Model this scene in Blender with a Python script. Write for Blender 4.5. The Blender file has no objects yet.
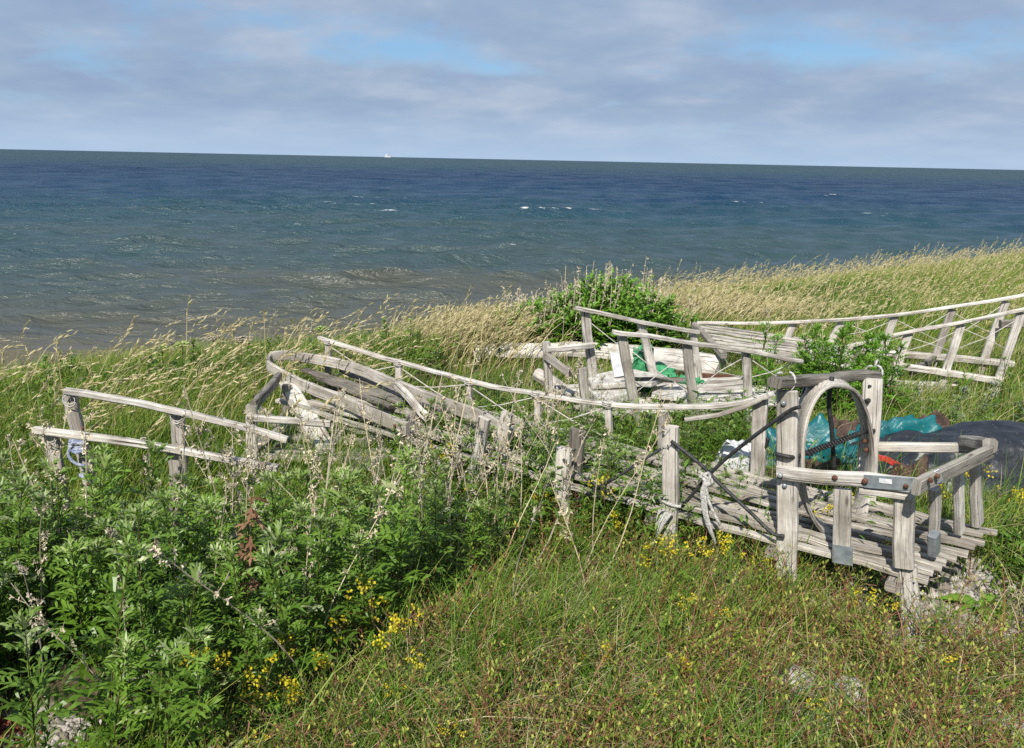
import bpy, math, random
import numpy as np
from mathutils import Vector
random.seed(7)
RNG = np.random.default_rng(11)
sc = bpy.context.scene
COL = sc.collection

# ------------------------------------------------------------------ camera
F = 804.0
CAM = np.array([0, 0, 1.6])
pitch, roll = math.radians(14.94), math.radians(1.17)
fw = np.array([0, math.cos(pitch), -math.sin(pitch)])
r0 = np.array([1.0, 0, 0]); u0 = np.cross(r0, fw)
RT = r0*math.cos(roll)+u0*math.sin(roll); UP = -r0*math.sin(roll)+u0*math.cos(roll)
def ray(x, y): return fw+RT*(x-512)/F-UP*(y-374)/F
def atz(x, y, z):
    d = ray(x, y); return CAM+d*((z-CAM[2])/d[2])
def aty(x, y, Y):
    d = ray(x, y); return CAM+d*(Y/d[1])
def plane(x, y, p, n):
    d = ray(x, y); return CAM+d*(np.dot(p-CAM, n)/np.dot(d, n))
cd = bpy.data.cameras.new('camera'); cam = bpy.data.objects.new('camera', cd); COL.objects.link(cam)
cd.sensor_width = 36; cd.lens = F/1024*36; cd.clip_start = 0.05; cd.clip_end = 60000
from mathutils import Matrix
cam.matrix_world = Matrix(((RT[0], UP[0], -fw[0], 0), (RT[1], UP[1], -fw[1], 0), (RT[2], UP[2], -fw[2], 1.6), (0, 0, 0, 1)))
sc.camera = cam

# ------------------------------------------------------------------ node helpers
def new_mat(name):
    m = bpy.data.materials.new(name); m.use_nodes = True
    nt = m.node_tree; nt.nodes.clear()
    return m, nt
def N(nt, t, ins=None, **kw):
    n = nt.nodes.new(t)
    for k, v in kw.items(): setattr(n, k, v)
    if ins:
        for k, v in ins.items():
            s = n.inputs[k]
            if isinstance(v, bpy.types.NodeSocket): nt.links.new(v, s)
            else: s.default_value = v
    return n
def ramp(nt, fac, stops, interp='LINEAR'):
    n = nt.nodes.new('ShaderNodeValToRGB'); cr = n.color_ramp; cr.interpolation = interp
    while len(cr.elements) < len(stops): cr.elements.new(0.5)
    for e, (p, c) in zip(cr.elements, stops):
        e.position = p; e.color = (*c, 1) if len(c) == 3 else c
    nt.links.new(fac, n.inputs[0]); return n.outputs[0]
def math_n(nt, op, a, b=0.0, clamp=False):
    n = nt.nodes.new('ShaderNodeMath'); n.operation = op; n.use_clamp = clamp
    for i, v in enumerate((a, b)):
        if isinstance(v, bpy.types.NodeSocket): nt.links.new(v, n.inputs[i])
        else: n.inputs[i].default_value = v
    return n.outputs[0]
def mixc(nt, f, a, b, mode='MIX'):
    n = nt.nodes.new('ShaderNodeMix'); n.data_type = 'RGBA'; n.blend_type = mode
    for s, v in ((n.inputs[0], f), (n.inputs[6], a), (n.inputs[7], b)):
        if isinstance(v, bpy.types.NodeSocket): nt.links.new(v, s)
        else: s.default_value = v if not isinstance(v, tuple) or len(v) == 4 else (*v, 1)
    return n.outputs[2]
def finish(nt, shader, disp=None):
    o = nt.nodes.new('ShaderNodeOutputMaterial'); nt.links.new(shader, o.inputs[0])
def noise(nt, vec, scale, detail=4, rough=0.55, dist=0.0):
    n = N(nt, 'ShaderNodeTexNoise', {'Scale': scale, 'Detail': detail, 'Roughness': rough, 'Distortion': dist})
    if vec is not None: nt.links.new(vec, n.inputs['Vector'])
    return n.outputs[0]

def wood_mat(name, dark, mid, light, lichen=0.3):
    m, nt = new_mat(name)
    tc = N(nt, 'ShaderNodeTexCoord')
    oi = N(nt, 'ShaderNodeObjectInfo')
    uv = tc.outputs['UV']
    def mapped(sx, sy):
        return N(nt, 'ShaderNodeMapping', {'Vector': uv, 'Scale': (sx, sy, 1)}).outputs[0]
    grain = noise(nt, mapped(5, 120), 1.0, 5, 0.65, 0.6)
    fine = noise(nt, mapped(9, 420), 1.0, 3, 0.6, 0.3)
    blot = noise(nt, tc.outputs['Object'], 5.0, 5, 0.6)
    crack = noise(nt, mapped(2.2, 85), 1.0, 4, 0.5, 0.8)
    c = ramp(nt, grain, [(0.25, dark), (0.48, mid), (0.75, light)])
    c = mixc(nt, 0.35, c, ramp(nt, fine, [(0.3, dark), (0.7, light)]))
    # stains
    st = ramp(nt, blot, [(0.36, (0.58, 0.55, 0.51)), (0.58, (1.03, 1.02, 1.0))])
    c = mixc(nt, 0.9, c, st, 'MULTIPLY')
    big = noise(nt, mapped(1.6, 9), 1.0, 4, 0.6, 0.5)
    c = mixc(nt, 0.85, c, ramp(nt, big, [(0.34, (0.50, 0.48, 0.45)), (0.50, (1, 1, 1)), (0.68, (1.08, 1.06, 1.02))]), 'MULTIPLY')
    kn = N(nt, 'ShaderNodeTexVoronoi', {'Vector': mapped(5.0, 16), 'Scale': 1.0}).outputs[0]
    c = mixc(nt, ramp(nt, kn, [(0.05, (0.85,)*3), (0.13, (0, 0, 0))]), c, (0.085, 0.065, 0.05))
    # warm raw wood patches and lichen specks
    bl2 = noise(nt, tc.outputs['Object'], 9.0, 3)
    c = mixc(nt, ramp(nt, bl2, [(0.58, (0, 0, 0)), (0.78, (0.4, 0.4, 0.4))]), c, (0.32, 0.265, 0.20))
    sp = noise(nt, tc.outputs['Object'], 85.0, 3)
    c = mixc(nt, ramp(nt, sp, [(0.62, (0, 0, 0)), (0.68, (lichen, lichen, lichen))]), c, (0.10, 0.10, 0.085))
    ck = ramp(nt, crack, [(0.31, (0.9, 0.9, 0.9)), (0.39, (0, 0, 0))])
    c = mixc(nt, ck, c, (0.045, 0.04, 0.034))
    rv = ramp(nt, oi.outputs['Random'], [(0, (0.66, 0.645, 0.62)), (0.3, (0.90, 0.885, 0.86)), (0.7, (1.0, 0.99, 0.97)), (1, (1.06, 1.06, 1.06))])
    c = mixc(nt, 1.0, c, rv, 'MULTIPLY')
    h = math_n(nt, 'ADD', math_n(nt, 'MULTIPLY', grain, 0.6), math_n(nt, 'MULTIPLY', fine, 0.25))
    h = math_n(nt, 'SUBTRACT', h, math_n(nt, 'MULTIPLY', ck, 0.5))
    bp = N(nt, 'ShaderNodeBump', {'Strength': 1.0, 'Distance': 0.008, 'Height': h})
    b = N(nt, 'ShaderNodeBsdfPrincipled', {'Base Color': c, 'Roughness': 0.85, 'Normal': bp.outputs[0], 'Specular IOR Level': 0.2})
    finish(nt, b.outputs[0]); return m

def simple_mat(name, c1, c2, scale=12, rough=0.7, spec=0.3, bump=0.3, bscale=30, metallic=0.0, bdist=0.01):
    m, nt = new_mat(name)
    tc = N(nt, 'ShaderNodeTexCoord')
    n1 = noise(nt, tc.outputs['Object'], scale, 5, 0.6)
    c = ramp(nt, n1, [(0.35, c1), (0.65, c2)])
    bp = N(nt, 'ShaderNodeBump', {'Strength': bump, 'Distance': bdist, 'Height': noise(nt, tc.outputs['Object'], bscale, 4)})
    b = N(nt, 'ShaderNodeBsdfPrincipled', {'Base Color': c, 'Roughness': rough, 'Specular IOR Level': spec, 'Metallic': metallic, 'Normal': bp.outputs[0]})
    finish(nt, b.outputs[0]); return m

def leaf_mat(name, stops, trans=0.3, rough=0.5, spec=0.25, objvar=0.25):
    m, nt = new_mat(name)
    at = N(nt, 'ShaderNodeAttribute', attribute_name='tint')
    oi = N(nt, 'ShaderNodeObjectInfo')
    c = ramp(nt, at.outputs['Fac'], stops)
    rv = ramp(nt, oi.outputs['Random'], [(0, (1-objvar,)*3), (1, (1+objvar*0.5, 1+objvar*0.4, 1.0))])
    c = mixc(nt, 1.0, c, rv, 'MULTIPLY')
    b = N(nt, 'ShaderNodeBsdfPrincipled', {'Base Color': c, 'Roughness': rough, 'Specular IOR Level': spec})
    t = N(nt, 'ShaderNodeBsdfTranslucent', {'Color': c})
    mx = N(nt, 'ShaderNodeMixShader', {0: trans, 1: b.outputs[0], 2: t.outputs[0]})
    finish(nt, mx.outputs[0]); return m

M = {}
M['wood'] = wood_mat('weathered_wood', (0.24, 0.228, 0.21), (0.53, 0.51, 0.478), (0.76, 0.74, 0.71), 0.22)
M['wood_dark'] = wood_mat('shaded_grey_wood', (0.085, 0.08, 0.07), (0.25, 0.238, 0.215), (0.44, 0.42, 0.39), 0.45)  # darker copy of the wood; shade of end rails and undersides put into colour
M['wood_mid'] = wood_mat('grey_slat_wood', (0.12, 0.11, 0.095), (0.36, 0.34, 0.305), (0.60, 0.575, 0.53), 0.4)
M['wood_pale'] = wood_mat('bleached_wood', (0.34, 0.32, 0.29), (0.64, 0.62, 0.58), (0.78, 0.76, 0.73), 0.1)
M['cable'] = simple_mat('black_rubber_cable', (0.012, 0.012, 0.013), (0.035, 0.035, 0.036), 40, 0.55, 0.4, 0.3, 120)
M['rope'] = simple_mat('white_rope', (0.30, 0.29, 0.27), (0.54, 0.53, 0.50), 60, 0.9, 0.1, 0.8, 160)
M['rope_blue'] = simple_mat('blue_rope', (0.10, 0.14, 0.28), (0.46, 0.48, 0.52), 60, 0.8, 0.2, 0.8, 160)
M['cord'] = simple_mat('grey_cord', (0.34, 0.32, 0.29), (0.52, 0.5, 0.46), 30, 0.9, 0.1, 0.4, 120)
M['steel'] = simple_mat('galvanised_steel', (0.20, 0.23, 0.25), (0.38, 0.42, 0.44), 22, 0.45, 0.5, 0.1, 40, 0.55)
M['rust'] = simple_mat('rusty_steel', (0.07, 0.03, 0.018), (0.16, 0.08, 0.05), 40, 0.8, 0.3, 0.5, 80, 0.2)
M['tarp_black'] = simple_mat('black_tarpaulin', (0.008, 0.010, 0.014), (0.020, 0.023, 0.029), 14, 0.42, 0.42, 0.5, 9, 0, 0.03)
def dusty(mat, speck, amt, dust):
    nt = mat.node_tree; bs = [n for n in nt.nodes if n.type == 'BSDF_PRINCIPLED'][0]; src = bs.inputs['Base Color'].links[0].from_socket
    tcd = N(nt, 'ShaderNodeTexCoord').outputs['Object']
    d = ramp(nt, noise(nt, tcd, 6, 7, 0.7), [(0.45, (0, 0, 0)), (0.75, (dust, dust, dust))])
    s_ = ramp(nt, noise(nt, tcd, 48, 2, 0.5), [(0.66, (0, 0, 0)), (0.70, (amt, amt, amt))])
    c = mixc(nt, d, src, (0.20, 0.19, 0.17)); c = mixc(nt, s_, c, speck); nt.links.new(c, bs.inputs['Base Color'])
    r_ = ramp(nt, d, [(0, (0.4,)*3), (0.5, (0.8,)*3)]); nt.links.new(r_, bs.inputs['Roughness'])
dusty(M['tarp_black'], (0.16, 0.16, 0.155), 0.25, 0.05)
M['tarp_teal'] = simple_mat('teal_tarpaulin', (0.002, 0.075, 0.088), (0.003, 0.115, 0.125), 8, 0.42, 0.4, 0.35, 16, 0, 0.025)
dusty(M['tarp_teal'], (0.3, 0.36, 0.36), 0.3, 0.16)
M['tarp_green'] = simple_mat('green_tarpaulin', (0.02, 0.15, 0.055), (0.06, 0.30, 0.13), 14, 0.45, 0.4, 0.7, 30, 0, 0.02)
M['tarp_brown'] = simple_mat('brown_canvas', (0.045, 0.03, 0.026), (0.10, 0.065, 0.055), 16, 0.9, 0.1, 0.6, 40, 0, 0.015)
M['red'] = simple_mat('red_plastic', (0.36, 0.03, 0.022), (0.5, 0.06, 0.045), 18, 0.5, 0.4, 0.3, 40)
M['plastic'] = simple_mat('white_plastic', (0.40, 0.41, 0.42), (0.62, 0.62, 0.62), 9, 0.55, 0.4, 0.5, 22, 0, 0.02)
M['board'] = simple_mat('pale_board', (0.30, 0.28, 0.25), (0.56, 0.54, 0.50), 22, 0.85, 0.2, 0.9, 60)
M['stone'] = simple_mat('grey_stone', (0.20, 0.19, 0.18), (0.46, 0.44, 0.41), 25, 0.9, 0.2, 0.9, 45, 0, 0.012)
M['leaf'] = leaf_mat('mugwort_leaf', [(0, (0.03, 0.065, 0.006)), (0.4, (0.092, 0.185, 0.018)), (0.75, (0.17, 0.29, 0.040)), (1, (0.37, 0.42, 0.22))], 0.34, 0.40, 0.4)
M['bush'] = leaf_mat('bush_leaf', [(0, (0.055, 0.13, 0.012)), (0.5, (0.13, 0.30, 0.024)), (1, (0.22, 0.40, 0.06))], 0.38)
M['silver'] = leaf_mat('silver_leaf', [(0, (0.06, 0.10, 0.05)), (0.5, (0.15, 0.21, 0.12)), (1, (0.36, 0.40, 0.30))], 0.2)
M['stem'] = leaf_mat('green_stem', [(0, (0.05, 0.06, 0.02)), (1, (0.16, 0.13, 0.06))], 0.0)
M['straw'] = leaf_mat('dry_stalk', [(0, (0.22, 0.19, 0.15)), (0.5, (0.42, 0.37, 0.28)), (1, (0.62, 0.56, 0.44))], 0.1, 0.8, 0.15)
M['brownleaf'] = leaf_mat('withered_leaf', [(0, (0.13, 0.06, 0.03)), (1, (0.36, 0.21, 0.13))], 0.2, 0.8, 0.1)
M['grass'] = leaf_mat('grass_blade', [(0, (0.032, 0.08, 0.010)), (0.4, (0.098, 0.192, 0.020)), (0.62, (0.20, 0.27, 0.040)), (0.8, (0.33, 0.29, 0.11)), (1, (0.54, 0.47, 0.29))], 0.3, 0.5, 0.2, 0.0)
M['redstem'] = leaf_mat('red_stem', [(0, (0.10, 0.03, 0.015)), (0.5, (0.21, 0.085, 0.05)), (1, (0.25, 0.17, 0.09))], 0.05, 0.6, 0.2, 0.0)
M['bud'] = leaf_mat('yellow_green_bud', [(0, (0.10, 0.16, 0.025)), (0.6, (0.24, 0.29, 0.05)), (1, (0.42, 0.42, 0.10))], 0.25, 0.7, 0.1, 0.0)
M['yellow'] = leaf_mat('yellow_petal', [(0, (0.38, 0.31, 0.015)), (1, (0.66, 0.57, 0.04))], 0.25, 0.6, 0.1, 0.1)
M['umbel'] = leaf_mat('pale_umbel', [(0, (0.22, 0.32, 0.07)), (1, (0.48, 0.54, 0.22))], 0.25, 0.7, 0.1, 0.1)

# ------------------------------------------------------------------ object helpers
def tag(o, label=None, cat=None, group=None, kind=None):
    if label: o['label'] = label
    if cat: o['category'] = cat
    if group: o['group'] = group
    if kind: o['kind'] = kind
    return o
def thing(name, label, cat, loc, group=None):
    o = bpy.data.objects.new(name, None); COL.objects.link(o)
    o.location = tuple(loc); o.empty_display_size = 0.1
    return tag(o, label, cat, group)

class MB:
    """collects swept rectangles and tubes; build() links them as ONE mesh object"""
    def __init__(s): s.v = []; s.f = []; s.uv = []; s.smooth = []
    def sweep(s, pts, a, b, side, round_=0.18, jit=0.0, sub=0, smooth=False, caps=True, nn=8):
        P = [np.asarray(p, float) for p in pts]
        if sub:
            Q = []
            for i in range(len(P)-1):
                n = max(1, int(np.linalg.norm(P[i+1]-P[i])/sub))
                Q += [P[i]+(P[i+1]-P[i])*k/n for k in range(n)]
            P = Q+[P[-1]]
        n = len(P); base = len(s.v)
        av = a if hasattr(a, '__len__') else [a]*n
        bv = b if hasattr(b, '__len__') else [b]*n
        if len(av) != n: av = np.interp(np.linspace(0, 1, n), np.linspace(0, 1, len(av)), av)
        if len(bv) != n: bv = np.interp(np.linspace(0, 1, n), np.linspace(0, 1, len(bv)), bv)
        off_u, off_v = random.random()*20, random.random()*20
        Ltot = 0; sd = np.asarray(side, float)
        jv = np.zeros(3)
        for i in range(n):
            t = P[min(i+1, n-1)]-P[max(i-1, 0)]; t = t/(np.linalg.norm(t)+1e-9)
            x = sd-t*np.dot(sd, t); x /= (np.linalg.norm(x)+1e-9)
            y = np.cross(t, x)
            if i: Ltot += np.linalg.norm(P[i]-P[i-1])
            A, B = av[i]/2, bv[i]/2; c = round_*min(A, B)*2
            if round_ >= 0.5: ring = [(A*math.cos(2*math.pi*k/nn), B*math.sin(2*math.pi*k/nn)) for k in range(nn)]
            else: ring = [(A-c, -B), (A, -B+c), (A, B-c), (A-c, B), (-A+c, B), (-A, B-c), (-A, -B+c), (-A+c, -B)]
            m = len(ring)
            jv = jv*0.6+np.array([random.gauss(0, jit), random.gauss(0, jit), 0]) if jit else jv
            per = 0; prev = ring[-1]
            for k, (p, q) in enumerate(ring):
                j1 = random.gauss(0, jit*0.35) if jit else 0
                s.v.append(P[i]+x*(p+jv[0]+j1)+y*(q+jv[1]+j1))
        m = len(ring); ls = np.cumsum([0]+[np.linalg.norm(P[i]-P[i-1]) for i in range(1, n)])
        per = np.cumsum([0]+[math.dist(ring[k], ring[(k+1) % m]) for k in range(m)])
        for i in range(n-1):
            for k in range(m):
                k2 = (k+1) % m
                s.f.append((base+i*m+k, base+i*m+k2, base+(i+1)*m+k2, base+(i+1)*m+k))
                s.uv += [(ls[i]+off_u, per[k]+off_v), (ls[i]+off_u, per[k+1]+off_v), (ls[i+1]+off_u, per[k+1]+off_v), (ls[i+1]+off_u, per[k]+off_v)]
                s.smooth.append(smooth)
        if caps:
            for i, rev in ((0, True), (n-1, False)):
                idx = [base+i*m+k for k in range(m)]
                if rev: idx = idx[::-1]
                s.f.append(tuple(idx)); s.uv += [(off_u+ring[k][0]*0.05, off_v+ring[k][1]) for k in range(m)]; s.smooth.append(False)
        return s
    def bar(s, p0, p1, a, b, side, jit=0.0018, sub=0.07): return s.sweep([p0, p1], a, b, side, jit=jit, sub=sub)
    def tube(s, pts, r, nn=7, smooth=True, sub=0):
        rr = [2*q for q in r] if hasattr(r, '__len__') else 2*r
        t = np.asarray(pts[-1], float)-np.asarray(pts[0], float)
        side = (0.31, 0.2, 0.93) if abs(t[2]) < 0.8*np.linalg.norm(t) else (0.9, 0.3, 0.1)
        return s.sweep(pts, rr, rr, side, 0.5, 0, sub, smooth, True, nn)
    def ico(s, c, r, flat=(1, 1, 1), jit=0.0):
        # small 6x4 lat-long lump
        base = len(s.v); nu, nv = 8, 5
        for j in range(nv+1):
            th = math.pi*j/nv
            for i in range(nu):
                ph = 2*math.pi*i/nu; k = 1+random.gauss(0, jit)
                s.v.append(np.asarray(c)+r*k*np.array([math.sin(th)*math.cos(ph)*flat[0], math.sin(th)*math.sin(ph)*flat[1], math.cos(th)*flat[2]]))
        for j in range(nv):
            for i in range(nu):
                i2 = (i+1) % nu
                s.f.append((base+j*nu+i, base+(j+1)*nu+i, base+(j+1)*nu+i2, base+j*nu+i2)); s.uv += [(0, 0)]*4; s.smooth.append(True)
        return s
    def build(s, name, mat, parent=None):
        o0 = np.array(parent_origin(parent)) if parent else np.zeros(3)
        me = bpy.data.meshes.new(name)
        me.from_pydata([tuple(p-o0) for p in s.v], [], s.f)
        ul = me.uv_layers.new(name='UVMap')
        ul.data.foreach_set('uv', np.array(s.uv, dtype=np.float32).ravel())
        me.polygons.foreach_set('use_smooth', s.smooth)
        me.materials.append(mat); me.update()
        o = bpy.data.objects.new(name, me); COL.objects.link(o)
        if parent: o.parent = parent
        return o
def parent_origin(p):
    v = np.array(p.location)
    while p.parent: p = p.parent; v = v+np.array(p.location)
    return v
def solo(name, mb, mat, label, cat, group=None):
    """a thing that is one mesh: its origin is put at its base"""
    c = np.mean(np.array(mb.v), axis=0); c[2] = min(p[2] for p in mb.v)
    mb.v = [p-c for p in mb.v]
    o = mb.build(name, mat); o.location = tuple(c)
    return tag(o, label, cat, group)
def smooth_path(pts, n=6):
    P = [np.asarray(p, float) for p in pts]; out = []
    for i in range(len(P)-1):
        p0 = P[max(i-1, 0)]; p1 = P[i]; p2 = P[i+1]; p3 = P[min(i+2, len(P)-1)]
        for k in range(n):
            t = k/n
            out.append(0.5*((2*p1)+(-p0+p2)*t+(2*p0-5*p1+4*p2-p3)*t*t+(-p0+3*p1-3*p2+p3)*t**3))
    return out+[P[-1]]

# ------------------------------------------------------------------ ground shape
_kx = np.array([-60, -12, -6, -2.9, -.8, .5, 1.8, 5.5, 12, 30, 90]); _ky = np.array([-40, -3, 2.4, 4.9, 6.3, 7.3, 8.7, 11.3, 16, 28, 70])
def vnoise(x, y, s=1.0, seed=0):
    x = np.asarray(x)*s; y = np.asarray(y)*s
    return (np.sin(1.7*x+0.9*y+seed)+np.sin(-1.1*x+2.3*y+1.3+2*seed)+np.sin(2.9*x-1.7*y+0.5*seed)*0.7+np.sin(0.6*x+4.1*y+2.2+seed)*0.5)/3.2
def edge_d(x, y): return (np.asarray(y)-np.interp(x, _kx, _ky))*0.82
def gz(x, y):
    d = edge_d(x, y)
    z = 0.025*vnoise(x, y, 1.3)+0.02*vnoise(x, y, 3.1, 2)
    dd = np.maximum(d, 0)
    drop = 0.235*dd*(dd/(dd+0.5))
    return np.maximum(z*(1/(1+dd))-drop, -3.0)

# fast mesh from arrays
def raw_mesh(name, V, Fq, mats, midx=None, tint=None, smooth=False, uv=None):
    me = bpy.data.meshes.new(name)
    V = np.asarray(V, np.float32); Fq = np.asarray(Fq, np.int32); k = Fq.shape[1]
    me.vertices.add(len(V)); me.vertices.foreach_set('co', V.ravel())
    me.loops.add(Fq.size); me.loops.foreach_set('vertex_index', Fq.ravel())
    me.polygons.add(len(Fq)); me.polygons.foreach_set('loop_start', np.arange(0, Fq.size, k, dtype=np.int32))
    try: me.polygons.foreach_set('loop_total', np.full(len(Fq), k, np.int32))
    except Exception: pass
    for m in mats: me.materials.append(m)
    if midx is not None: me.polygons.foreach_set('material_index', np.asarray(midx, np.int32))
    me.polygons.foreach_set('use_smooth', np.full(len(Fq), smooth))
    if tint is not None:
        a = me.attributes.new('tint', 'FLOAT', 'POINT'); a.data.foreach_set('value', np.asarray(tint, np.float32))
    me.update(calc_edges=True); me.validate()
    return me
class Rib:
    """vectorised ribbons"""
    def __init__(s): s.V = []; s.Q = []; s.T = []; s.MI = []; s.n = 0
    def add(s, C, W, S, tint, mi=0):
        C = np.asarray(C, float); n, K, _ = C.shape
        W = np.broadcast_to(np.asarray(W, float), (n, K)); S = np.asarray(S, float)
        if S.ndim == 2: S = S[:, None, :]
        L = C-S*W[..., None]/2; R_ = C+S*W[..., None]/2
        V = np.stack([L, R_], 2).reshape(n*K*2, 3)
        t = np.asarray(tint, float)
        if t.ndim == 1: t = np.repeat(t[:, None], K, 1)
        s.T.append(np.repeat(t.reshape(-1), 2))
        b = s.n+(np.arange(n)[:, None]*K+np.arange(K-1)[None])*2
        q = np.stack([b, b+1, b+3, b+2], -1).reshape(-1, 4)
        s.V.append(V); s.Q.append(q); s.MI.append(np.full(len(q), mi)); s.n += len(V)
    def mesh(s, name, mats): return raw_mesh(name, np.concatenate(s.V), np.concatenate(s.Q), mats, np.concatenate(s.MI), np.concatenate(s.T))
    def obj(s, name, mats):
        o = bpy.data.objects.new(name, s.mesh(name, mats)); COL.objects.link(o); return o
def unit(v): return v/(np.linalg.norm(v, axis=-1, keepdims=True)+1e-9)

# ------------------------------------------------------------------ the setting
def axis_grid(a, b, ca, cb, fine, growth=1.12):
    mid = list(np.arange(ca, cb, fine)); lo = []; st = fine; x = ca
    while x > a: st *= growth; x -= st; lo.append(x)
    hi = []; st = fine; x = mid[-1]
    while x < b: st *= growth; x += st; hi.append(x)
    return np.array(lo[::-1]+mid+hi)
BARE = [(tuple(float(q) for q in atz(px, py, 0)[:2]), r) for px, py, r in ((940, 612, .30), (990, 590, .26), (905, 650, .2), (1012, 735, .24), (798, 695, .15), (852, 702, .13), (725, 596, .17), (640, 690, .09), (22, 738, .12))]
def bare_at(x, y):
    m = np.zeros(np.shape(x))
    for (gx, gy), r in BARE: m = np.maximum(m, np.clip(1.25-np.hypot(np.asarray(x)-gx, np.asarray(y)-gy)/r+.35*vnoise(x, y, 6, 2), 0, 1))
    return m
def build_ground():
    xs = axis_grid(-60, 90, -3, 4, 0.035); ys = axis_grid(-45, 75, 1.2, 5, 0.035)
    X, Y = np.meshgrid(xs, ys); Z = gz(X, Y)
    nearm = np.exp(-((X-1)**2+(Y-2.5)**2)/12)
    Z = Z+nearm*0.010*vnoise(X, Y, 17, 3)+nearm*0.006*vnoise(X, Y, 41, 5)
    nx, ny = len(xs), len(ys)
    i = (np.arange(ny-1)[:, None]*nx+np.arange(nx-1)[None]).ravel()
    m, nt = new_mat('shore_soil')
    g = N(nt, 'ShaderNodeTexCoord').outputs['Object']
    n1 = noise(nt, g, 1.3, 5); n2 = noise(nt, g, 22, 6, 0.65); n3 = noise(nt, g, 130, 3)
    soil = ramp(nt, n2, [(0.3, (0.035, 0.032, 0.015)), (0.55, (0.085, 0.072, 0.04)), (0.75, (0.15, 0.13, 0.085))])
    sand = ramp(nt, n3, [(0.3, (0.16, 0.14, 0.12)), (0.5, (0.30, 0.27, 0.235)), (0.7, (0.48, 0.45, 0.41))])
    sep = N(nt, 'ShaderNodeSeparateXYZ', {0: g})
    # bare gravel in the right corner and on the beach
    fr = None
    for (gx, gy), rr_ in BARE:
        dx_ = math_n(nt, 'SUBTRACT', sep.outputs[0], gx); dy_ = math_n(nt, 'SUBTRACT', sep.outputs[1], gy)
        e_ = math_n(nt, 'DIVIDE', math_n(nt, 'POWER', math_n(nt, 'ADD', math_n(nt, 'MULTIPLY', dx_, dx_), math_n(nt, 'MULTIPLY', dy_, dy_)), 0.5), rr_)
        e_ = math_n(nt, 'SUBTRACT', 1.15, e_); fr = e_ if fr is None else math_n(nt, 'MAXIMUM', fr, e_)
    fr = math_n(nt, 'ADD', fr, math_n(nt, 'MULTIPLY', math_n(nt, 'SUBTRACT', noise(nt, g, 5, 4), 0.5), 1.2))
    beach = math_n(nt, 'MULTIPLY', math_n(nt, 'SUBTRACT', -0.62, sep.outputs[2]), 6, True)
    fm = math_n(nt, 'MAXIMUM', math_n(nt, 'MULTIPLY', math_n(nt, 'ADD', fr, 0.12), 4, True), beach)
    c = mixc(nt, fm, soil, sand)
    bp = N(nt, 'ShaderNodeBump', {'Strength': 0.8, 'Distance': 0.02, 'Height': math_n(nt, 'ADD', n2, math_n(nt, 'MULTIPLY', n3, 0.3))})
    b = N(nt, 'ShaderNodeBsdfPrincipled', {'Base Color': c, 'Roughness': 0.95, 'Specular IOR Level': 0.1, 'Normal': bp.outputs[0]})
    finish(nt, b.outputs[0])
    me = raw_mesh('ground', np.stack([X, Y, Z], -1).reshape(-1, 3), np.stack([i, i+1, i+nx+1, i+nx], -1), [m], smooth=True)
    o = bpy.data.objects.new('ground', me); COL.objects.link(o)
    tag(o, 'sandy grown-over shore ground sloping to the sea', kind='structure')
build_ground()

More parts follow.
